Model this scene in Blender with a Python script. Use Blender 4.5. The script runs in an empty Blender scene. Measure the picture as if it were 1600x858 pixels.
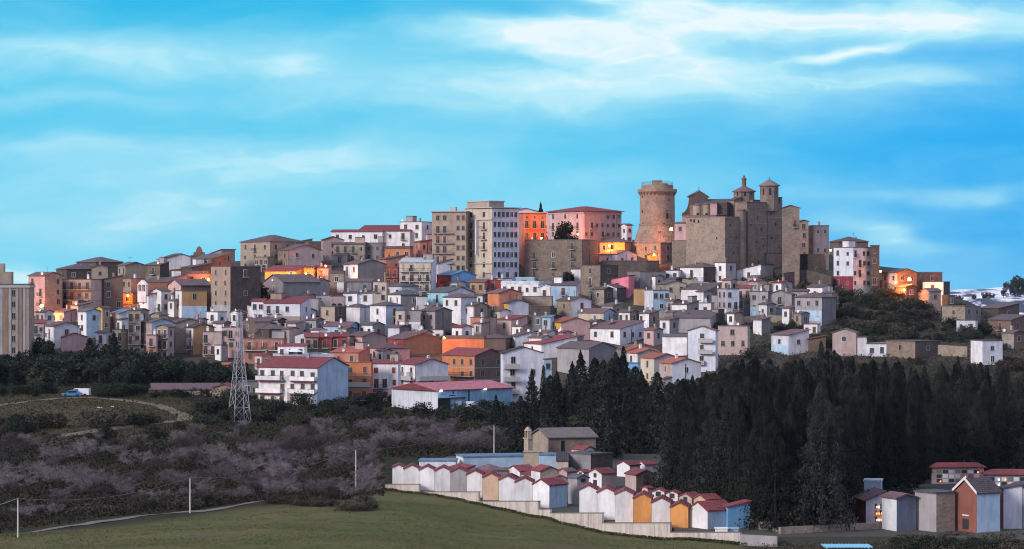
import bpy, math, random
import numpy as np
from mathutils import Vector, Matrix, noise as mnoise
random.seed(7); rng = np.random.default_rng(7)
R = math.radians
scene = bpy.context.scene
COL = scene.collection
F = 4000.0            # focal length in photo pixels (1600 wide): 90 mm on a 36 mm film

# ------------------------------------------------------------------ camera
cd = bpy.data.cameras.new("camera"); cam = bpy.data.objects.new("camera", cd); COL.objects.link(cam)
cam.location = (0, 0, 0); cam.rotation_euler = (R(90), 0, 0)
cd.lens = 90; cd.sensor_width = 36; cd.clip_start = 1; cd.clip_end = 30000
scene.camera = cam

# ------------------------------------------------------------------ view
scene.view_settings.view_transform = 'Standard'; scene.view_settings.look = 'None'
scene.view_settings.gamma = 1; scene.view_settings.exposure = 0.58; scene.view_settings.use_curve_mapping = False
scene.cycles.max_bounces = 5; scene.cycles.diffuse_bounces = 2; scene.cycles.glossy_bounces = 2
scene.cycles.transparent_max_bounces = 4; scene.cycles.filter_width = 1.05

# ------------------------------------------------------------------ light: after sunset, soft glow from behind on the west side
SUN_EL, SUN_AZ = R(24), R(232)      # azimuth measured clockwise from +Y (north)
sd = bpy.data.lights.new("sun", 'SUN'); sun = bpy.data.objects.new("sun", sd); COL.objects.link(sun)
sd.energy = 2.05; sd.angle = R(18); sd.color = (1.0, 0.89, 0.82)
sdir = Vector((math.sin(SUN_AZ)*math.cos(SUN_EL), math.cos(SUN_AZ)*math.cos(SUN_EL), math.sin(SUN_EL)))
sun.rotation_euler = sdir.to_track_quat('Z', 'Y').to_euler()

# ------------------------------------------------------------------ world
world = bpy.data.worlds.new("World"); scene.world = world; world.use_nodes = True
wn = world.node_tree.nodes; wl = world.node_tree.links; wn.clear()
def N(t, **k):
    n = wn.new(t)
    for a, b in k.items(): setattr(n, a, b)
    return n
def lk(a, b): wl.new(a, b)
def wmath(op, a, b=None, clamp=False):
    n = N('ShaderNodeMath', operation=op); n.use_clamp = clamp
    for i, v in enumerate((a, b)):
        if v is None: continue
        if isinstance(v, (int, float)): n.inputs[i].default_value = v
        else: lk(v, n.inputs[i])
    return n.outputs[0]
out = N('ShaderNodeOutputWorld'); bg = N('ShaderNodeBackground'); lk(bg.outputs[0], out.inputs[0])
bg.inputs[1].default_value = 0.087
sky = N('ShaderNodeTexSky'); sky.sky_type = 'NISHITA'; sky.sun_disc = False
sky.sun_elevation = SUN_EL; sky.sun_rotation = SUN_AZ; sky.altitude = 500
tc = N('ShaderNodeTexCoord'); sep = N('ShaderNodeSeparateXYZ'); lk(tc.outputs['Generated'], sep.inputs[0])
ysafe = wmath('MAXIMUM', sep.outputs[1], 0.05)
U = wmath('DIVIDE', sep.outputs[0], ysafe); V = wmath('DIVIDE', sep.outputs[2], ysafe)
# cloud coordinates: azimuth/elevation in units of 400 photo pixels (about 5.7 degrees)
cu = wmath('MULTIPLY', U, 10.0); cv = wmath('MULTIPLY', V, 10.0)
comb = N('ShaderNodeCombineXYZ'); lk(cu, comb.inputs[0]); lk(cv, comb.inputs[1])
# wispy warp
def mapped(src, scale, loc=(0, 0, 0)):
    m = N('ShaderNodeMapping'); m.inputs['Scale'].default_value = scale; m.inputs['Location'].default_value = loc
    lk(src, m.inputs[0]); return m.outputs[0]
def wnoise(src, scale, detail, rough=0.55, loc=(0, 0, 0), sc=(1, 1, 1), dist=0.0):
    n = N('ShaderNodeTexNoise'); n.inputs['Scale'].default_value = scale; n.inputs['Detail'].default_value = detail
    n.inputs['Roughness'].default_value = rough; n.inputs['Distortion'].default_value = dist
    lk(mapped(src, sc, loc), n.inputs['Vector']); return n
w1 = wnoise(comb.outputs[0], 1.4, 3, 0.5, (3, 1, 0), (1, 2.6, 1))
vs = N('ShaderNodeVectorMath', operation='SUBTRACT'); lk(w1.outputs['Color'], vs.inputs[0]); vs.inputs[1].default_value = (0.5, 0.5, 0.5)
vm = N('ShaderNodeVectorMath', operation='MULTIPLY'); lk(vs.outputs[0], vm.inputs[0]); vm.inputs[1].default_value = (0.9, 0.22, 0)
va = N('ShaderNodeVectorMath', operation='ADD'); lk(comb.outputs[0], va.inputs[0]); lk(vm.outputs[0], va.inputs[1])
WV = va.outputs[0]
def blob(x, y, sx, sy, amp, rot=0):
    """a soft cloud at a bearing given in photo pixels"""
    m = N('ShaderNodeMapping', vector_type='TEXTURE')
    m.inputs['Location'].default_value = ((x-800)/400, (429-y)/400, 0)
    m.inputs['Rotation'].default_value = (0, 0, R(rot)); m.inputs['Scale'].default_value = (sx/400, sy/400, 1)
    lk(WV, m.inputs[0])
    d = N('ShaderNodeVectorMath', operation='DOT_PRODUCT'); lk(m.outputs[0], d.inputs[0]); lk(m.outputs[0], d.inputs[1])
    e = wmath('POWER', 2.71828, wmath('MULTIPLY', d.outputs['Value'], -1.0))
    return wmath('MULTIPLY', e, amp)
CLOUDS = [(830, 52, 150, 20, .85, -4), (960, 78, 130, 24, .6, -14), (1040, 40, 160, 30, .6, 0), (1180, 18, 190, 26, .8, 0), (1460, 30, 230, 30, .85, 2), (1300, 36, 340, 44, .16, 0), (1000, 150, 300, 40, .12, 0),
          (1345, 82, 80, 10, .75, 8), (1080, 125, 440, 46, .48, 0), (490, 98, 60, 16, .26, 6), (300, 85, 330, 34, .36, 0), (60, 70, 200, 26, .26, 0),
          (60, 148, 200, 18, .30, 0), (220, 232, 330, 26, .30, -1), (560, 240, 260, 30, .30, 2), (300, 275, 420, 30, .30, 0), (120, 340, 300, 60, .30, 0),
          (1362, 352, 52, 26, .5, -12), (1430, 385, 70, 22, .2, 0), (20, 436, 90, 22, .7, 0), (1560, 306, 60, 9, .22, 0), (1440, 298, 200, 12, .2, 0),
          (760, 320, 500, 50, .14, 0), (1150, 200, 260, 30, .08, 0), (1420, 128, 90, 16, .25, 0), (960, 0, 60, 8, .5, 0), (700, 150, 300, 40, .12, 0),
          (1400, 440, 260, 30, .2, 0), (930, 290, 180, 30, .12, 0), (280, 345, 300, 40, .16, 0), (560, 140, 500, 60, .16, 0)]
acc = None
for c in CLOUDS:
    b = blob(*c); acc = b if acc is None else wmath('ADD', acc, b)
w2 = wnoise(WV, 1.9, 4, 0.55, (9, 4, 0), (1, 3.0, 1))
tex = wmath('MULTIPLY_ADD', w2.outputs['Fac'], 1.2); wn[tex.node.name].inputs[2].default_value = 0.45
dens = wmath('MULTIPLY', wmath('MULTIPLY', acc, tex), 1.0)
w3 = wnoise(WV, 1.3, 5, 0.6, (2, 7, 0), (0.8, 3.4, 1))
mr = N('ShaderNodeMapRange'); mr.inputs['From Min'].default_value = .42; mr.inputs['From Max'].default_value = .8; mr.inputs['To Max'].default_value = .2
lk(w3.outputs['Fac'], mr.inputs[0])
dens = wmath('ADD', dens, mr.outputs[0], True)
# clear sky colour: paler to the horizon and to the west (left), deeper to the right
ramp = N('ShaderNodeValToRGB'); el = ramp.color_ramp.elements
lk(wmath('ADD', V, 0.0), ramp.inputs[0])
el[0].position = 0.0; el[0].color = (0.15, 0.55, 0.74, 1)
el[1].position = 0.035; el[1].color = (0.09, 0.51, 0.72, 1)
for p, c in ((0.055, (0.05, 0.46, 0.70)), (0.085, (0.055, 0.47, 0.69)), (0.11, (0.02, 0.38, 0.66)), (0.25, (0.16, 0.36, 0.62)), (0.6, (0.38, 0.42, 0.58))):
    e = el.new(p); e.color = (*c, 1)
deep = N('ShaderNodeMix', data_type='RGBA'); gx = N('ShaderNodeMapRange', interpolation_type='SMOOTHSTEP')
gx.inputs['From Min'].default_value = -.02; gx.inputs['From Max'].default_value = .19; gx.inputs['To Max'].default_value = .72; lk(U, gx.inputs[0])
deep.inputs['B'].default_value = (0.003, 0.29, 0.72, 1); lk(gx.outputs[0], deep.inputs['Factor']); lk(ramp.outputs[0], deep.inputs['A'])
cr2 = N('ShaderNodeValToRGB'); lk(dens, cr2.inputs[0]); e2 = cr2.color_ramp.elements
e2[0].position = 0; e2[0].color = (0.26, 0.60, 0.76, 1); e2[1].position = 1; e2[1].color = (0.66, 0.76, 0.80, 1)
for p, c in ((0.5, (0.31, 0.63, 0.76)), (0.78, (0.45, 0.70, 0.79))): e = e2.new(p); e.color = (*c, 1)
w4 = wnoise(WV, 5.0, 5, 0.55, (1, 5, 0), (1, 3.6, 1), .4); w4m = N('ShaderNodeMapRange'); w4m.inputs['From Min'].default_value = .3; w4m.inputs['From Max'].default_value = .7; w4m.inputs['To Min'].default_value = .82; w4m.inputs['To Max'].default_value = 1.1; lk(w4.outputs['Fac'], w4m.inputs[0])
dens = wmath('MULTIPLY', dens, w4m.outputs[0], True); lk(dens, cr2.inputs[0])
fc = wmath('MULTIPLY', dens, 1.75, True)
cl = N('ShaderNodeMix', data_type='RGBA'); lk(fc, cl.inputs['Factor']); lk(deep.outputs['Result'], cl.inputs['A']); lk(cr2.outputs[0], cl.inputs['B'])
# behind and beside the camera: dim lavender overcast, as after sunset
back = N('ShaderNodeMapRange', interpolation_type='SMOOTHSTEP'); back.inputs['From Min'].default_value = .55; back.inputs['From Max'].default_value = .9
lk(sep.outputs[1], back.inputs[0])
amb = N('ShaderNodeMix', data_type='RGBA'); amb.inputs['A'].default_value = (0.48, 0.51, 0.72, 1); lk(back.outputs[0], amb.inputs['Factor']); lk(cl.outputs['Result'], amb.inputs['B'])
sc10 = N('ShaderNodeVectorMath', operation='SCALE'); sc10.inputs['Scale'].default_value = 9.6; lk(amb.outputs['Result'], sc10.inputs[0])
scn = N('ShaderNodeVectorMath', operation='SCALE'); scn.inputs['Scale'].default_value = 0.006; lk(sky.outputs[0], scn.inputs[0])
addw = N('ShaderNodeVectorMath', operation='ADD'); lk(sc10.outputs[0], addw.inputs[0]); lk(scn.outputs[0], addw.inputs[1])
lk(addw.outputs[0], bg.inputs[0])

# ------------------------------------------------------------------ helpers
def px_dir(px): return (px-800)/F
def at(px, py, Y): return Vector(((px-800)/F*Y, Y, (429-py)/F*Y))
class MB:
    def __init__(s): s.v = []; s.f = []; s.m = []
    def face(s, pts, m=0):
        i = len(s.v); s.v += [tuple(p) for p in pts]; s.f.append(tuple(range(i, i+len(pts)))); s.m.append(m)
    def solid(s, pts, faces, m=0):
        i = len(s.v); s.v += [tuple(p) for p in pts]
        for k, f in enumerate(faces):
            s.f.append(tuple(i+j for j in f)); s.m.append(m[k] if isinstance(m, (list, tuple)) else m)
    def box(s, x0, x1, y0, y1, z0, z1, m=0):
        s.solid([(x0,y0,z0),(x1,y0,z0),(x1,y1,z0),(x0,y1,z0),(x0,y0,z1),(x1,y0,z1),(x1,y1,z1),(x0,y1,z1)],
                [(0,3,2,1),(4,5,6,7),(0,1,5,4),(1,2,6,5),(2,3,7,6),(3,0,4,7)], m)
    def cyl(s, cx, cy, z0, z1, r0, r1, n=12, m=0, caps=True):
        p = [(cx+r0*math.cos(2*math.pi*k/n), cy+r0*math.sin(2*math.pi*k/n), z0) for k in range(n)]
        p += [(cx+r1*math.cos(2*math.pi*k/n), cy+r1*math.sin(2*math.pi*k/n), z1) for k in range(n)]
        f = [(k, (k+1) % n, n+(k+1) % n, n+k) for k in range(n)]
        if caps: f += [tuple(range(n-1, -1, -1)), tuple(range(n, 2*n))]
        s.solid(p, f, m)
    def tube(s, a, b, r0, r1=None, n=4, m=0):
        a = Vector(a); b = Vector(b); r1 = r0 if r1 is None else r1
        d = (b-a); 
        if d.length < 1e-6: return
        d.normalize(); q = d.orthogonal().normalized(); w = d.cross(q)
        p = [a+(q*math.cos(2*math.pi*k/n)+w*math.sin(2*math.pi*k/n))*r0 for k in range(n)]
        p += [b+(q*math.cos(2*math.pi*k/n)+w*math.sin(2*math.pi*k/n))*r1 for k in range(n)]
        s.solid(p, [(k, (k+1) % n, n+(k+1) % n, n+k) for k in range(n)]+[tuple(range(n-1, -1, -1)), tuple(range(n, 2*n))], m)
    def mesh(s, name, mats):
        me = bpy.data.meshes.new(name); me.from_pydata(s.v, [], s.f)
        for m in (mats if isinstance(mats, (list, tuple)) else [mats]): me.materials.append(m)
        if len(me.materials) > 1: me.polygons.foreach_set('material_index', s.m)
        me.update(); return me
    def build(s, name, mats, parent=None):
        o = bpy.data.objects.new(name, s.mesh(name, mats)); COL.objects.link(o)
        if parent is not None: o.parent = parent
        return o
def tag(o, label=None, cat=None, group=None, kind=None):
    if label: o['label'] = label
    if cat: o['category'] = cat
    if group: o['group'] = group
    if kind: o['kind'] = kind
    return o
def empty(name, loc=(0, 0, 0), rz=0):
    o = bpy.data.objects.new(name, None); COL.objects.link(o); o.location = loc; o.rotation_euler = (0, 0, rz)
    o.empty_display_size = .5; return o
def inst(name, me, parent=None, loc=(0, 0, 0), rz=0, sc=None):
    o = bpy.data.objects.new(name, me); COL.objects.link(o); o.location = loc; o.rotation_euler = (0, 0, rz)
    if sc: o.scale = sc
    if parent is not None: o.parent = parent
    return o

# ------------------------------------------------------------------ materials
_mc = {}
def mat_base(name):
    m = bpy.data.materials.new(name); m.use_nodes = True; nt = m.node_tree
    b = nt.nodes['Principled BSDF']; return m, nt, b
def nd(nt, t, ins={}, **k):
    n = nt.nodes.new(t)
    for a, b in k.items(): setattr(n, a, b)
    for a, b in ins.items(): n.inputs[a].default_value = b
    return n
def mixc(nt, fac, a, b, mode='MIX'):
    n = nt.nodes.new('ShaderNodeMix'); n.data_type = 'RGBA'; n.blend_type = mode
    for s_, v in (('Factor', fac), ('A', a), ('B', b)):
        if isinstance(v, (int, float)): n.inputs[s_].default_value = v
        elif isinstance(v, tuple): n.inputs[s_].default_value = (*v[:3], 1)
        else: nt.links.new(v, n.inputs[s_])
    return n.outputs['Result']
def mrange(nt, v, a, b, c=0.0, d=1.0):
    n = nt.nodes.new('ShaderNodeMapRange'); nt.links.new(v, n.inputs[0])
    n.inputs[1].default_value = a; n.inputs[2].default_value = b; n.inputs[3].default_value = c; n.inputs[4].default_value = d
    return n.outputs[0]
def coords(nt, scale=(1, 1, 1), src='Object', rand=True):
    t = nt.nodes.new('ShaderNodeTexCoord'); mp = nt.nodes.new('ShaderNodeMapping'); mp.inputs['Scale'].default_value = scale
    if rand:
        oi = nt.nodes.new('ShaderNodeObjectInfo'); ml = nt.nodes.new('ShaderNodeMath'); ml.operation = 'MULTIPLY'; ml.inputs[1].default_value = 91.0
        nt.links.new(oi.outputs['Random'], ml.inputs[0]); ad = nt.nodes.new('ShaderNodeVectorMath'); ad.operation = 'ADD'
        nt.links.new(t.outputs[src], ad.inputs[0]); nt.links.new(ml.outputs[0], ad.inputs[1]); nt.links.new(ad.outputs[0], mp.inputs[0])
    else: nt.links.new(t.outputs[src], mp.inputs[0])
    return mp.outputs[0]
def noise(nt, vec, scale, detail=4, rough=.6):
    n = nd(nt, 'ShaderNodeTexNoise', {'Scale': scale, 'Detail': detail, 'Roughness': rough}); nt.links.new(vec, n.inputs['Vector']); return n.outputs['Fac']
def bump(nt, h, b, strength=.4, dist=.05):
    n = nd(nt, 'ShaderNodeBump', {'Strength': strength, 'Distance': dist}); nt.links.new(h, n.inputs['Height']); nt.links.new(n.outputs[0], b.inputs['Normal'])
def objvar(nt, col, amt=.16):
    oi = nt.nodes.new('ShaderNodeObjectInfo'); v = mrange(nt, oi.outputs['Random'], 0, 1, 1-amt, 1+amt)
    h = nt.nodes.new('ShaderNodeHueSaturation'); nt.links.new(col, h.inputs['Color']); nt.links.new(v, h.inputs['Value']); return h.outputs[0]
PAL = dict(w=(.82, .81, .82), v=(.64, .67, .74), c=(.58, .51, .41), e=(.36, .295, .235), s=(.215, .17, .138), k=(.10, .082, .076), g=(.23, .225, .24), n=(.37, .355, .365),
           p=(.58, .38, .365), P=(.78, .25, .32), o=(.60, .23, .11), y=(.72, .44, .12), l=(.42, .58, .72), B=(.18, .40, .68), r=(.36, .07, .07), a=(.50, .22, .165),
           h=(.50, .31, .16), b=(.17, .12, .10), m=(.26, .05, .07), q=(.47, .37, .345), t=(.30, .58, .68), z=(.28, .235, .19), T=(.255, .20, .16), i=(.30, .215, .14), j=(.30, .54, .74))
ROOF = dict(b=(.125, .095, .095), r=(.225, .05, .056), t=(.36, .11, .07), g=(.115, .112, .128), u=(.11, .20, .30), d=(.07, .058, .066), p=(.165, .098, .105), k=(.38, .13, .16), w=(.5, .55, .6), e=(.19, .165, .15))
def wallmat(k):
    key = 'wall_'+k
    if key in _mc: return _mc[key]
    c = PAL[k]; m, nt, b = mat_base({'s': 'stone', 'k': 'dark_stone', 'z': 'rubble_stone', 'T': 'tower_stone'}.get(k, 'plaster')+'_'+k)
    vec = coords(nt); big = noise(nt, vec, .35, 5, .65)
    vs_ = coords(nt, (.7, .7, .13)); streak = noise(nt, vs_, 1.2, 5, .72)
    dk = tuple(x*(.40 if k in 'skzT' else .55) for x in c)
    rough_stone = k in 'skzT'
    col = mixc(nt, mrange(nt, big, .40, .66, 0, .8 if rough_stone else .5), c, dk)
    col = mixc(nt, mrange(nt, streak, .46, .68, 0, .62), col, tuple(x*.5+.01 for x in c))
    if rough_stone or k in 'eqb':
        fine = nd(nt, 'ShaderNodeTexVoronoi', {'Scale': 1.7}); nt.links.new(coords(nt, (1, 1, 1.5)), fine.inputs['Vector'])
        col = mixc(nt, mrange(nt, fine.outputs['Color'], 0, 1, 0, .5 if rough_stone else .22), col, tuple(min(1, x*1.55) for x in c))
        f2 = noise(nt, vec, 3.5, 3, .7); col = mixc(nt, mrange(nt, f2, .52, .75, 0, .6 if rough_stone else .3), col, tuple(x*.45 for x in c))
        bump(nt, fine.outputs['Distance'], b, .5, .08)
    else:
        f2 = noise(nt, vec, 5, 3, .7); bump(nt, f2, b, .25, .03)
    nt.links.new(objvar(nt, col, .1), b.inputs['Base Color']); b.inputs['Roughness'].default_value = .9; b.inputs['Specular IOR Level'].default_value = .2
    _mc[key] = m; return m
def roofmat(k):
    key = 'roof_'+k
    if key in _mc: return _mc[key]
    c = ROOF[k]; m, nt, b = mat_base('roof_tiles_'+k)
    vec = coords(nt); n1 = noise(nt, vec, .6, 5, .7); n2 = noise(nt, vec, 4.5, 3, .7)
    col = mixc(nt, mrange(nt, n1, .4, .62, 0, .85), c, tuple(x*.45+.02 for x in c))
    col = mixc(nt, mrange(nt, n2, .45, .68, 0, .75), col, tuple(min(1, x*1.5+.05) for x in c))
    if k not in 'wku':
        wv = nd(nt, 'ShaderNodeTexWave', {'Scale': 1.1, 'Distortion': 1.2, 'Detail': 1}); nt.links.new(coords(nt, (1, .35, 0)), wv.inputs['Vector'])
        col = mixc(nt, mrange(nt, wv.outputs['Fac'], .0, .5, .5, 0), col, tuple(x*.4 for x in c)); bump(nt, wv.outputs['Fac'], b, .5, .08)
    nt.links.new(objvar(nt, col, .18), b.inputs['Base Color']); b.inputs['Roughness'].default_value = .8; b.inputs['Specular IOR Level'].default_value = .25
    _mc[key] = m; return m
def plain(name, c, rough=.7, metal=0, var=.0, emit=None, es=0):
    if name in _mc: return _mc[name]
    m, nt, b = mat_base(name); n1 = noise(nt, coords(nt), 2.5, 4, .65)
    col = mixc(nt, mrange(nt, n1, .4, .75, 0, .5), c, tuple(x*.6 for x in c))
    nt.links.new(col, b.inputs['Base Color']); b.inputs['Roughness'].default_value = rough; b.inputs['Metallic'].default_value = metal
    if emit: b.inputs['Emission Color'].default_value = (*emit, 1); b.inputs['Emission Strength'].default_value = es
    _mc[name] = m; return m
M_PANE = plain('window_glass', (.012, .014, .018), .35)
M_TRIM = plain('stone_trim', (.33, .30, .28))
M_TRIMW = plain('white_trim', (.7, .7, .72))
M_SHUT = [plain('brown_shutter', (.10, .05, .04)), plain('green_shutter', (.035, .055, .045)), plain('grey_shutter', (.3, .3, .32)), plain('red_shutter', (.22, .045, .04))]
M_IRON = plain('iron_railing', (.05, .05, .055), .5, .4)
M_CONC = plain('concrete', (.42, .40, .385))
M_GALV = plain('galvanised_steel', (.48, .50, .53), .5, .1)
M_DISH = plain('dish_white', (.8, .8, .82), .5)
M_WOOD = plain('pale_pole', (.5, .49, .47))
M_CARB = plain('car_blue', (.05, .22, .42), .3)
M_CARW = plain('car_white', (.75, .77, .8), .3)
M_TYRE = plain('rubber', (.02, .02, .02))
M_SODIUM = plain('sodium_lamp', (.9, .5, .1), .4, emit=(1.0, .45, .06), es=30)
M_REDL = plain('grave_lamp', (.8, .2, .08), .4, emit=(1.0, .22, .06), es=3.0)
M_WHL = plain('white_lamp', (.9, .9, .85), .4, emit=(1.0, .85, .8), es=2.5)

# ------------------------------------------------------------------ terrain
TPX = np.array([-700, 0, 150, 300, 450, 600, 800, 1000, 1200, 1400, 1500, 1600, 2300], float)
rows = {
 200: [949]*13,
 250: [868, 866, 862, 858, 856, 856, 878, 910, 912, 912, 912, 912, 912],
 290: [835, 835, 830, 822, 815, 815, 840, 862, 862, 860, 860, 860, 860],
 320: [822, 820, 812, 803, 793, 793, 820, 829, 828, 826, 825, 825, 825],
 360: [795, 795, 790, 785, 775, 771, 778, 778, 775, 775, 775, 775, 775],
 420: [740, 738, 735, 730, 728, 728, 728, 726, 722, 722, 722, 722, 722],
 480: [700, 700, 695, 690, 688, 687, 687, 687, 680, 675, 675, 675, 690],
 540: [655, 650, 640, 652, 662, 664, 662, 650, 640, 635, 636, 640, 650],
 590: [625, 620, 616, 628, 638, 645, 648, 630, 615, 605, 606, 610, 620],
 640: [608, 605, 603, 605, 612, 618, 625, 612, 600, 590, 585, 585, 595],
 680: [565, 565, 570, 575, 580, 585, 590, 590, 575, 560, 556, 555, 570],
 720: [520, 520, 525, 530, 535, 540, 545, 545, 530, 525, 530, 540, 560],
 760: [485, 485, 485, 485, 490, 495, 500, 500, 490, 482, 500, 532, 560],
 800: [465, 460, 445, 435, 440, 445, 450, 445, 440, 440, 474, 530, 560],
 840: [460, 452, 432, 415, 412, 405, 400, 390, 392, 422, 468, 530, 560],
 880: [460, 452, 430, 412, 405, 395, 385, 374, 378, 418, 468, 530, 560],
}
TY = np.array(sorted(list(rows)), float)
TZ = np.array([[(429-p)/F*y for p in rows[int(y)]] for y in TY])
def extra(y, zs): 
    global TY, TZ
    TY = np.append(TY, y); TZ = np.vstack([TZ, zs])
extra(950, TZ[-1]*.3-9); extra(1150, [-24]*13); extra(2000, [-45]*13); extra(9000, [-200]*13); extra(20000, [-420]*13)
TY = np.insert(TY, 0, [20, 120]); TZ = np.vstack([[-6]*13, [-20]*13, TZ])
def gz(x, y):
    """ground height at world x, y (arrays allowed)"""
    x = np.asarray(x, float); y = np.maximum(np.asarray(y, float), 21.)
    px = np.clip(800+F*x/y, TPX[0], TPX[-1]-1e-3); yy = np.clip(y, TY[0], TY[-1]-1e-3)
    i = np.clip(np.searchsorted(TPX, px, 'right')-1, 0, len(TPX)-2); j = np.clip(np.searchsorted(TY, yy, 'right')-1, 0, len(TY)-2)
    a = (px-TPX[i])/(TPX[i+1]-TPX[i]); b = (yy-TY[j])/(TY[j+1]-TY[j])
    a = a*a*(3-2*a)
    return (TZ[j, i]*(1-a)+TZ[j, i+1]*a)*(1-b)+(TZ[j+1, i]*(1-a)+TZ[j+1, i+1]*a)*b
YS = np.arange(210, 872, 1.0)
def Yof(px, py, y0=560):
    ys = YS[YS >= y0]; z = gz((px-800)/F*ys, ys); p = 429-F*z/ys
    k = np.nonzero(p <= py)[0]
    return float(ys[k[0]]) if len(k) else 868.0
def gpt(px, py, y0=210, dz=0.0):
    Y = Yof(px, py, y0); x = (px-800)/F*Y; return Vector((x, Y, float(gz(x, Y))+dz))

# ground mesh
npx, = [260]
gpx = np.linspace(-700, 2300, npx)
gY = np.concatenate([np.linspace(20, 240, 12), np.arange(246, 900, 3.0), [910, 925, 950, 1000, 1080, 1200, 1500, 2000, 3000, 5000, 9000, 19000]])
GX, GY = np.meshgrid(gpx, gY); wx = (GX-800)/F*GY
gzv = gz(wx, GY)
lump = np.array([mnoise.noise(Vector((a*.045, b*.045, 0)))*.7+mnoise.noise(Vector((a*.2, b*.2, 5)))*.22 for a, b in zip(wx.ravel(), GY.ravel())]).reshape(wx.shape)
gzv = gzv+lump*np.clip((GY-240)/60, 0, 1)*np.clip((2000-GY)/1000, 0, 1)*np.where(GY > 640, .6, 1.)
vv = np.stack([wx, GY, gzv], -1).reshape(-1, 3)
nr, nc = len(gY), npx
idx = np.arange(nr*nc).reshape(nr, nc)
quads = np.stack([idx[:-1, :-1], idx[:-1, 1:], idx[1:, 1:], idx[1:, :-1]], -1).reshape(-1, 4)
gm = bpy.data.meshes.new('ground'); gm.from_pydata(vv.tolist(), [], quads.tolist())
gm.polygons.foreach_set('use_smooth', [True]*len(gm.polygons))
# zones: 0 meadow, 1 scrub floor, 2 town earth
ppy = 429-F*vv[:, 2]/vv[:, 1]; ppx = GX.ravel()
edge = np.interp(ppx, [0, 200, 300, 380, 560, 620, 900, 1160, 1250], [840, 822, 808, 796, 778, 765, 780, 850, 980])
zone = np.clip((edge-ppy)/10+.5, 0, 1)
zone[(GY.ravel() < 240)] = 0
town = np.clip((GY.ravel()-655)/20, 0, 1)
mound = np.exp(-((ppx-130)/190)**2-((ppy-645)/34)**2)
for nm, arr in (('zone', zone), ('town', town), ('mound', mound)):
    at_ = gm.attributes.new(nm, 'FLOAT', 'POINT'); at_.data.foreach_set('value', arr.astype(np.float32))
m, nt, b = mat_base('ground_earth_and_grass')
def attr(n): a = nt.nodes.new('ShaderNodeAttribute'); a.attribute_name = n; return a.outputs['Fac']
vec = coords(nt, rand=False); nA = noise(nt, vec, .045, 6, .65); nB = noise(nt, vec, .35, 5, .7); nC = noise(nt, vec, 2.2, 4, .7)
grass = mixc(nt, mrange(nt, nA, .4, .62), (.08, .108, .034), (.16, .155, .07))
nG = noise(nt, coords(nt, (.6, 1.3, 1), rand=False), .07, 5, .65); grass = mixc(nt, mrange(nt, nG, .44, .62, 0, .75), grass, (.14, .12, .066)); grass = mixc(nt, mrange(nt, nB, .46, .68, 0, .8), grass, (.115, .10, .052)); grass = mixc(nt, mrange(nt, nC, .42, .7, 0, .55), grass, (.034, .05, .016))
nS = noise(nt, coords(nt, (.35, 1.6, 1), rand=False), .12, 5, .7); grass = mixc(nt, mrange(nt, nS, .56, .72, 0, .7), grass, (.135, .115, .065))
scrub = mixc(nt, mrange(nt, nB, .35, .65), (.028, .026, .020), (.052, .048, .030)); scrub = mixc(nt, mrange(nt, nA, .45, .7, 0, .6), scrub, (.035, .045, .018))
dry = mixc(nt, mrange(nt, nB, .35, .65), (.13, .105, .075), (.075, .07, .035)); scrub = mixc(nt, mrange(nt, attr('mound'), .15, .7, 0, .8), scrub, dry)
tw = mixc(nt, mrange(nt, nB, .35, .65), (.10, .085, .075), (.055, .055, .040)); tw = mixc(nt, mrange(nt, nC, .5, .7, 0, .6), tw, (.03, .035, .022))
c1 = mixc(nt, attr('zone'), grass, scrub); c1 = mixc(nt, attr('town'), c1, tw)
nt.links.new(c1, b.inputs['Base Color']); b.inputs['Roughness'].default_value = 1; b.inputs['Specular IOR Level'].default_value = .05; bump(nt, nC, b, .6, .25)
gm.materials.append(m); go = bpy.data.objects.new('ground', gm); COL.objects.link(go); tag(go, kind='structure', label='grass meadow, scrub valley and bare hillside under the town')

# ------------------------------------------------------------------ house builder
# local frame: x along the front (left) face towards the near corner, y into the depth, front at -D/2, side face at +W/2
def win_mesh(w, h, trim, pane, sill=True, shut=None, arch=False, frame=.09):
    b = MB(); d = .07
    b.box(-w/2-frame, -w/2, -d, .0, 0, h+frame, 0); b.box(w/2, w/2+frame, -d, 0, 0, h+frame, 0)
    b.box(-w/2, w/2, -d, 0, h, h+frame, 0)
    if sill: b.box(-w/2-frame-.06, w/2+frame+.06, -d-.1, 0, -.12, 0, 0)
    b.box(-w/2, w/2, -.02, 0, 0, h, 1); b.box(-.03, .03, -.045, -.02, 0, h, 0)
    if arch:
        n = 6
        for k in range(n):
            a0, a1 = math.pi*k/n, math.pi*(k+1)/n
            p = [(math.cos(a0)*w/2, h+frame+math.sin(a0)*w/2), (math.cos(a1)*w/2, h+frame+math.sin(a1)*w/2)]
            b.face([(p[0][0], -.03, p[0][1]), (p[1][0], -.03, p[1][1]), (0, -.03, h+frame)][::1], 1)
    if shut == 'open':
        b.box(-w-frame*.8, -w/2-frame, -d-.03, -d+.01, 0, h, 2); b.box(w/2+frame, w+frame*.8, -d-.03, -d+.01, 0, h, 2)
    elif shut == 'shut': b.box(-w/2, w/2, -.05, -.02, 0, h, 2)
    elif shut == 'half': b.box(-w/2, w/2, -.05, -.02, h*.45, h, 2)
    return b
WIN = []
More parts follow.
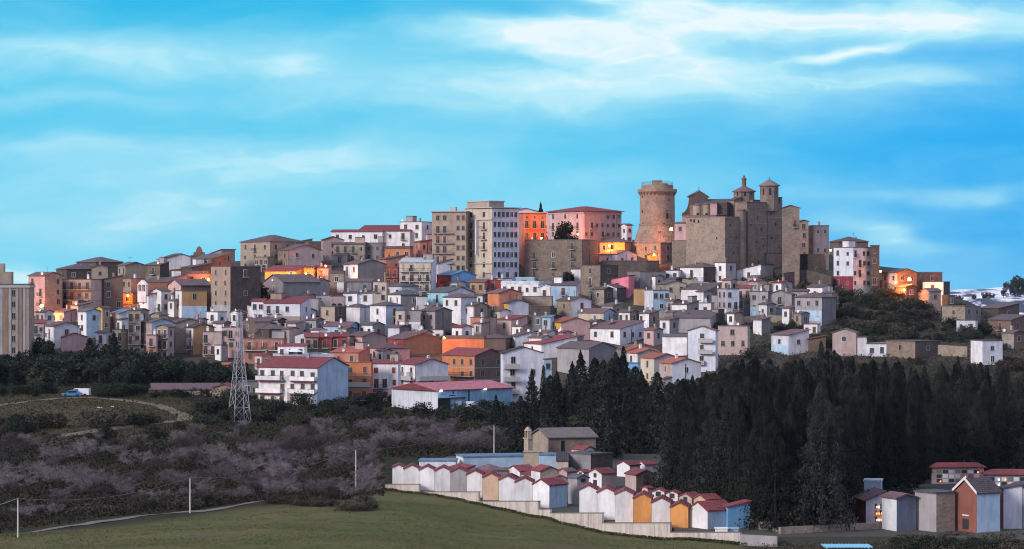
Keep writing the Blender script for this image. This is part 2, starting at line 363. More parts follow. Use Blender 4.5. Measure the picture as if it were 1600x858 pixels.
for (w, h, tr, sh, shut) in ((1., 1.5, M_TRIM, 1, None), (1., 1.5, M_TRIM, 0, 'shut'), (.95, 1.4, M_TRIM, 0, 'half'), (1.05, 1.5, M_TRIMW, 0, None), (.85, 1.15, M_TRIM, 2, None), (1., 1.45, M_TRIM, 1, 'shut'), (.95, 1.35, M_TRIM, 0, None)):
    WIN.append(win_mesh(w, h, tr, 1, True, shut).mesh('window', [tr, M_PANE, M_SHUT[sh]]))
WRED = win_mesh(1.0, 1.5, 0, 1, True, 'shut').mesh('window', [M_TRIMW, M_PANE, M_SHUT[3]])
WSM = win_mesh(.55, .7, 0, 1, False).mesh('window', [M_TRIM, M_PANE])
DOORW = [win_mesh(1.0, 2.1, 0, 1, False, s_).mesh('door', [tr, M_PANE, M_SHUT[k]]) for tr, s_, k in ((M_TRIM, None, 0), (M_TRIMW, 'shut', 0), (M_TRIM, 'shut', 1), (M_TRIM, 'half', 0))]
ARCH = win_mesh(1.5, 1.7, 0, 1, False, None, True).mesh('arched_opening', [M_TRIM, M_PANE])
def balcony_mesh(w, solid=False):
    b = MB(); b.box(-w/2, w/2, -1.0, 0, -.16, 0, 0)
    if solid:
        b.box(-w/2, w/2, -1.0, -.9, 0, .95, 0); b.box(-w/2, -w/2+.1, -.9, 0, 0, .95, 0); b.box(w/2-.1, w/2, -.9, 0, 0, .95, 0)
    else:
        b.box(-w/2, w/2, -.99, -.93, .92, .98, 1)
        for s_ in (-1, 1): b.box(s_*w/2-.03, s_*w/2+.03, -.93, 0, .92, .98, 1)
        n = max(3, int(w/.22))
        for k in range(n+1): x = -w/2+.03+(w-.06)*k/n; b.box(x-.02, x+.02, -.98, -.94, 0, .92, 1)
    return b
BALC = [balcony_mesh(1.7).mesh('balcony', [M_CONC, M_IRON]), balcony_mesh(1.7, True).mesh('balcony', [M_CONC, M_IRON])]
def chim():
    b = MB(); b.box(-.3, .3, -.3, .3, 0, 1.2, 0); b.box(-.38, .38, -.38, .38, 1.2, 1.3, 1); b.box(-.2, .2, -.2, .2, 1.3, 1.5, 0); return b
CHIM = [chim().mesh('chimney', [wallmat(k), M_CONC]) for k in 'nwse']
def dish():
    b = MB(); n = 10; rr = .42
    ring = [(math.cos(2*math.pi*k/n)*rr, -.12, .55+math.sin(2*math.pi*k/n)*rr) for k in range(n)]
    for k in range(n): b.face([(0, 0, .55), ring[k], ring[(k+1) % n]], 0)
    b.tube((0, 0, .55), (0, .1, -.3), .03, n=4, m=1); return b
DISH = dish().mesh('satellite_dish', [M_DISH, M_IRON])
def aerial():
    b = MB(); b.tube((0, 0, 0), (0, 0, 2.2), .035); b.box(-.6, .6, -.02, .02, 1.9, 1.95); 
    for k in range(5): b.box(-.5+.25*k-.015, -.5+.25*k+.015, -.28, .28, 1.88, 1.92)
    return b
AER = aerial().mesh('aerial', M_IRON)

def pane_grid(L, H, n, prob, rr, top, kind):
    """window spots along a face of length L, height H (measured from the eave down)"""
    out_ = []
    if n <= 0: return out_
    rowsn = max(1, int((H-.2)/3.0))
    for r_ in range(rowsn):
        for c in range(n):
            if rr.random() > prob: continue
            out_.append((L*((c+.5)/n-.5)+rr.uniform(-.15, .15), H-top-3.0*r_, r_))
    return out_
HOUSES = []
def house(x0, xc, x1, yt, yb, roof='X', cw='w', rc='b', nL=-1, nR=-1, fl='', label=None, name='house', cat='house',
          group='houses of the hill town', Y=None, D=None, A=None, root=None, zb=None, pitch=.31, over=.35, wallname='wall', lr=.19):
    rr = random.Random(int(x0*131+yt*17+yb))
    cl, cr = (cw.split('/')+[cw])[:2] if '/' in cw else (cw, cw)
    if Y is None: Y = Yof(xc, yb)
    kL, kR = (xc-x0)/F, (x1-xc)/F
    wl, wr = kL*Y, kR*Y
    if A is None:
        if wr < .25: a = 0.0
        elif wl < .25: a = R(90)
        else: a = min(max(math.atan2(wr, wl*.85), R(12)), R(78))
    else: a = R(A)
    if wr < .25: W = wl; Dp = D or max(5, min(11, .8*wl))
    elif wl < .25: Dp = wr; W = D or max(5, min(11, .8*wr))
    else:
        W = kL*Y/max(.15, math.cos(a)-kL*math.sin(a)); Dp = kR*Y/max(.15, math.sin(a)-kR*math.cos(a))
        if D: Dp = D
    az = math.atan2((xc-800)/F, 1.0); th = -a-az if (wr >= .25 and wl >= .25) or A is not None else -az
    if wl < .25 and A is None: th = -az-R(90)
    P = Vector(((xc-800)/F*Y, Y))                                 # near corner (x=+W/2, y=-D/2)
    c, s = math.cos(th), math.sin(th)
    ex, ey = Vector((c, s)), Vector((-s, c))
    C = P-ex*(W/2)+ey*(Dp/2)
    ztop = (429-yt)/F*Y
    if zb is None:
        q = [C+ex*(i*W/2)+ey*(j*Dp/2) for i in (-1, 1) for j in (-1, 1)]
        g = [float(gz(v.x, v.y)) for v in q]; zg = sum(g)/4; zb = min(g)-.5
    else: zg = zb
    H = ztop-zb; Hv = ztop-float(gz(P.x, P.y)) if zb is None or root is None else H
    if H < 1.5: H = 1.5
    own = root is None
    if own: root = empty(name, (C.x, C.y, zb), th)
    par = root; 
    if own: off = Vector((0, 0, 0)); lrot = 0
    def put(o):
        if not own:
            rot = Matrix.Rotation(th-root.rotation_euler.z, 4, 'Z'); d = Vector((C.x, C.y, zb))-root.location
            o.matrix_basis = Matrix.Rotation(-root.rotation_euler.z, 4, "Z") @ Matrix.Translation(d) @ Matrix.Rotation(th, 4, "Z") @ o.matrix_basis
        return o
    hw, hd = W/2, Dp/2
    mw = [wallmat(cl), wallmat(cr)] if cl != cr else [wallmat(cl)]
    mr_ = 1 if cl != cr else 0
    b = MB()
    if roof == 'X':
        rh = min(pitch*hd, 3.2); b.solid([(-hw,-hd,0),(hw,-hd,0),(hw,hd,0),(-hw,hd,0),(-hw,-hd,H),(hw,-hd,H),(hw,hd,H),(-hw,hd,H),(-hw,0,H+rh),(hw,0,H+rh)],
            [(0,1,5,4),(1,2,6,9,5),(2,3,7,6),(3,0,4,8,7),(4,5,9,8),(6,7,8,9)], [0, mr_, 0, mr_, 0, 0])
    elif roof == 'Y':
        rh = min(pitch*hw, 3.2); b.solid([(-hw,-hd,0),(hw,-hd,0),(hw,hd,0),(-hw,hd,0),(-hw,-hd,H),(hw,-hd,H),(hw,hd,H),(-hw,hd,H),(0,-hd,H+rh),(0,hd,H+rh)],
            [(0,1,5,8,4),(1,2,6,5),(2,3,7,9,6),(3,0,4,7),(4,8,9,7),(5,6,9,8)], [0, mr_, 0, mr_, 0, 0])
    elif roof in 'LR':
        rh = min(lr*(Dp if roof == 'L' else W), 2.4); hh = [H, H, H+rh, H+rh] if roof == 'L' else [H, H+rh, H+rh, H]
        b.solid([(-hw,-hd,0),(hw,-hd,0),(hw,hd,0),(-hw,hd,0),(-hw,-hd,hh[0]),(hw,-hd,hh[1]),(hw,hd,hh[2]),(-hw,hd,hh[3])],
            [(4,5,6,7),(0,1,5,4),(1,2,6,5),(2,3,7,6),(3,0,4,7)], [0, 0, mr_, 0, mr_])
    else:
        rh = 0; b.solid([(-hw,-hd,0),(hw,-hd,0),(hw,hd,0),(-hw,hd,0),(-hw,-hd,H),(hw,-hd,H),(hw,hd,H),(-hw,hd,H)],
            [(4,5,6,7),(0,1,5,4),(1,2,6,5),(2,3,7,6),(3,0,4,7)], [0, 0, mr_, 0, mr_])
    put(b.build(wallname, mw, par))
    # roof
    o_ = over; t = .17; r = MB(); e = .012
    def slab(pts):
        top = [Vector(p)+Vector((0, 0, t)) for p in pts]; n = len(pts)
        r.solid([*map(Vector, pts), *top], [tuple(range(n-1, -1, -1)), tuple(range(n, 2*n))]+[(k, (k+1) % n, n+(k+1) % n, n+k) for k in range(n)])
    if roof == 'X':
        k = rh/hd; za = H-k*o_+e; zr = H+rh+e
        slab([(-hw-o_, -hd-o_, za), (hw+o_, -hd-o_, za), (hw+o_, 0, zr), (-hw-o_, 0, zr)]); slab([(hw+o_, hd+o_, za), (-hw-o_, hd+o_, za), (-hw-o_, 0, zr), (hw+o_, 0, zr)])
    elif roof == 'Y':
        k = rh/hw; za = H-k*o_+e; zr = H+rh+e
        slab([(-hw-o_, hd+o_, za), (-hw-o_, -hd-o_, za), (0, -hd-o_, zr), (0, hd+o_, zr)]); slab([(hw+o_, -hd-o_, za), (hw+o_, hd+o_, za), (0, hd+o_, zr), (0, -hd-o_, zr)])
    elif roof == 'H':
        m_ = min(hw, hd)+o_; rh = min(pitch*m_, 3.4); A_, B_ = hw+o_, hd+o_
        if A_ >= B_: p1, p2 = (-A_+B_, 0, H+rh), (A_-B_, 0, H+rh)
        else: p1, p2 = (0, -B_+A_, H+rh), (0, B_-A_, H+rh)
        z0 = H+e; cs = [(-A_,-B_,z0), (A_,-B_,z0), (A_,B_,z0), (-A_,B_,z0)]
        base = [(x, y, z+.15) for x, y, z in cs]; pts = cs+base+[tuple(Vector(p1)+Vector((0,0,.15))), tuple(Vector(p2)+Vector((0,0,.15)))]
        f = [(3,2,1,0), (0,1,5,4), (1,2,6,5), (2,3,7,6), (3,0,4,7)]
        f += [(4,5,9,8), (5,6,9), (6,7,8,9), (7,4,8)] if A_ >= B_ else [(4,5,8), (5,6,9,8), (6,7,9), (7,4,8,9)]
        r.solid(pts, f)
    elif roof in 'LR':
        if roof == 'L': k = rh/Dp; slab([(-hw-o_, -hd-o_, H-k*o_+e), (hw+o_, -hd-o_, H-k*o_+e), (hw+o_, hd+o_, H+rh+k*o_+e), (-hw-o_, hd+o_, H+rh+k*o_+e)])
        else: k = rh/W; slab([(-hw-o_, -hd-o_, H-k*o_+e), (hw+o_, -hd-o_, H+rh+k*o_+e), (hw+o_, hd+o_, H+rh+k*o_+e), (-hw-o_, hd+o_, H-k*o_+e)])
    else:
        r.box(-hw-.12, hw+.12, -hd-.12, hd+.12, H+e, H+.22)
        if 't' in fl:
            for x_, X_, y_, Y_ in ((-hw, hw, -hd, -hd+.15), (-hw, hw, hd-.15, hd), (-hw, -hw+.15, -hd+.15, hd-.15), (hw-.15, hw, -hd+.15, hd-.15)): r.box(x_, X_, y_, Y_, H+.22, H+.95)
    ro = put(r.build('roof', roofmat(rc), par))
    # openings
    if nL < 0: nL = max(1, round(W/3.1)) if W > 2.2 else 0
    if nR < 0: nR = 0 if (roof == 'X' and rr.random() < .55) else max(1, round(Dp/4.2))
    HH = min(H-.3, Hv+2.0) if H > 3 else H
    if wr < .25: nR = 0
    if wl < .25: nL = 0
    pal = rr.sample(range(len(WIN)), 2)
    small = H < 3.3
    for L_, n_, prob, frot, is_l in ((W, nL, .86, 0, True), (Dp, nR, .72, R(90), False)):
        for (u, zt, r_) in pane_grid(L_, HH, n_, prob, rr, 2.35, None):
            if 'u' in fl and r_ > 1: continue
            zt = zt+(H-HH)
            if small: zt = max(.6, H-1.5)
            me = WIN[pal[0] if rr.random() < .6 else (pal[1] if rr.random() < .6 else rr.randrange(len(WIN)))]
            if 'R' in fl: me = WRED
            nm = 'window'; wantb = ('B' in fl) or ('b' in fl and is_l)
            isb = (wantb and rr.random() < .8 and H > 4) or (not small and rr.random() < .14)
            if isb: me = rr.choice(DOORW); nm = 'balcony_door'; zt -= .55
            pos = Vector((u, -hd-.004, zt)) if is_l else Vector((hw+.004, u, zt))
            if zt < .1: continue
            sc_ = (rr.uniform(.85, 1.12), 1, rr.uniform(.85, 1.1)) if not isb else None
            w_ = inst(nm, me, par, pos, frot, sc_); put(w_)
            if isb: bo = inst('balcony', BALC[1 if 'S' in fl else 0], par, pos+Vector((0, 0, -.02)), frot); put(bo)
    if 'a' in fl:
        for u in (-W*.22, W*.22): put(inst('arched_opening', ARCH, par, (u, -hd-.004, max(.6, H*.12)), 0))
    gl = max(0.05, H-Hv)
    if own and 'q' not in fl:
        if wl > 3 and H-gl > 4.5 and rr.random() < .34 and x0 not in (274, 501, 618, 633, 735, 229, 219, 1121, 1172, 1200, 1242, 1205, 783, 537, 1302, 820, 330, 376):
            k_ = rr.choice([c for c in 'wneggsv' if c != cl]); b = MB(); top_ = gl+(H-gl)*rr.choice((.35, .4, .55)); ua = rr.choice((-hw, -hw, 0)); b.box(ua, hw if ua < 0 or rr.random() < .5 else hw, -hd-.03, -hd-.003, 0, top_); b.build('rendered_patch', wallmat(k_), root)
        if rr.random() < .55: b = MB(); u_ = rr.choice((-hw+.1, hw-.18)); b.box(u_, u_+.1, -hd-.12, -hd-.035, gl*.5, H-.05); b.build('downpipe', M_IRON if rr.random() < .6 else M_TRIM, root)
        if wr > 3 and rr.random() < .4: b = MB(); u_ = rr.choice((-hd*.1, hd-.25)); b.box(hw+.035, hw+.12, u_, u_+.1, gl*.5, H-.05); b.build('downpipe', M_IRON, root)
        if W > 5 and rr.random() < .30:
            lw = W*rr.uniform(.3, .5); u_ = rr.choice((-hw, hw-lw)); ld = rr.uniform(1.4, 2.6); lh = gl+rr.uniform(2.0, 2.9); b = MB()
            b.solid([(u_, -hd-ld, 0), (u_+lw, -hd-ld, 0), (u_+lw, -hd-.04, 0), (u_, -hd-.04, 0), (u_, -hd-ld, lh), (u_+lw, -hd-ld, lh), (u_+lw, -hd-.04, lh+.6), (u_, -hd-.04, lh+.6)], [(4,5,6,7),(0,1,5,4),(1,2,6,5),(2,3,7,6),(3,0,4,7)])
            lt = b.build('lean_to', wallmat(rr.choice('wnegqs')), root); b = MB()
            b.solid([(u_-.15, -hd-ld-.2, lh-.03), (u_+lw+.15, -hd-ld-.2, lh-.03), (u_+lw+.15, -hd-.04, lh+.64), (u_-.15, -hd-.04, lh+.64), (u_-.15, -hd-ld-.2, lh+.1), (u_+lw+.15, -hd-ld-.2, lh+.1), (u_+lw+.15, -hd-.04, lh+.77), (u_-.15, -hd-.04, lh+.77)], [(0,3,2,1),(4,5,6,7),(0,1,5,4),(1,2,6,5),(2,3,7,6),(3,0,4,7)])
            b.build('roof', roofmat(rr.choice('bpgd')), lt); inst('door', DOORW[rr.randrange(4)], lt, (u_+lw/2, -hd-ld-.004, max(.1, lh-2.3)), 0, (1, 1, .9))
        if roof in 'FL' and W > 5 and rr.random() < .3:
            b = MB(); bw = W*.3; u_ = rr.choice((-hw+.3, hw-bw-.3)); zt_ = H+.2 if roof == 'F' else H+rh*.5; b.box(u_, u_+bw, 0, hd*.8, zt_-.5, zt_+1.9, 0); b.box(u_-.15, u_+bw+.15, -.15, hd*.8+.15, zt_+1.9, zt_+2.05, 1); b.build('roof_room', [wallmat(rr.choice('wneq')), roofmat('b')], root)
        if 'b' not in fl and H-gl > 5 and rr.random() < .25:
            b = MB(); n_ = 12; sx = -1 if rr.random() < .5 else 1
            for i in range(n_): b.box(sx*(hw*.8)-.16+(-sx)*i*.26, sx*(hw*.8)+.16+(-sx)*i*.26, -hd-1.0, -hd-.04, 0, gl+.22*(i+1))
            b.build('outside_stair', M_CONC, root)
    # band courses
    if 'c' in fl:
        cb = MB(); zz = H-3.1
        while zz > 1: 
            cb.box(-hw-.05, hw+.05, -hd-.06, -hd-.002, zz-.12, zz+.12); cb.box(hw+.002, hw+.06, -hd-.06, hd, zz-.12, zz+.12); zz -= 3.0
        put(cb.build('string_course', M_TRIM, par))
    if 'q' not in fl and rr.random() < .6:
        m_ = rr.choice(CHIM); x_ = rr.uniform(-.6, .6)*hw; y_ = rr.uniform(-.5, .6)*hd
        if roof == 'X': z_ = H+rh*(1-abs(y_)/hd)
        elif roof == 'Y': z_ = H+rh*(1-abs(x_)/hw)
        elif roof == 'H': z_ = H+rh*.3
        elif roof == 'L': z_ = H+rh*(y_+hd)/Dp
        elif roof == 'R': z_ = H+rh*(x_+hw)/W
        else: z_ = H+.2
        put(inst('chimney', m_, ro if own else par, (x_, y_, z_-.15), 0))
    if 'q' not in fl and rr.random() < .3: put(inst('satellite_dish', DISH, ro if own else par, (rr.uniform(-.8, .8)*hw, -hd-.05, H+.1), rr.uniform(-.4, .7)))
    if 'q' not in fl and rr.random() < .42: put(inst('aerial', AER, ro if own else par, (rr.uniform(-.4, .4)*hw, rr.uniform(-.3, .3)*hd, H+rh*.6), rr.random()*3))
    if own:
        tag(root, label, cat, group)
        HOUSES.append((x0, xc, x1, yt, yb, Y, root, W, Dp, H, th))
    return root, W, Dp, H, Y, put
def painted_base(hh, side, z1, key, z0=0, u0=None, u1=None, name='painted_band'):
    root, W, D_, H, Y, put = hh; hw, hd = W/2, D_/2; b = MB()
    if side == 'L': b.box(u0 if u0 is not None else -hw, u1 if u1 is not None else hw, -hd-.03, -hd-.002, z0, z1)
    else: b.box(hw+.002, hw+.03, u0 if u0 is not None else -hd, u1 if u1 is not None else hd, z0, z1)
    put(b.build(name, wallmat(key), root))

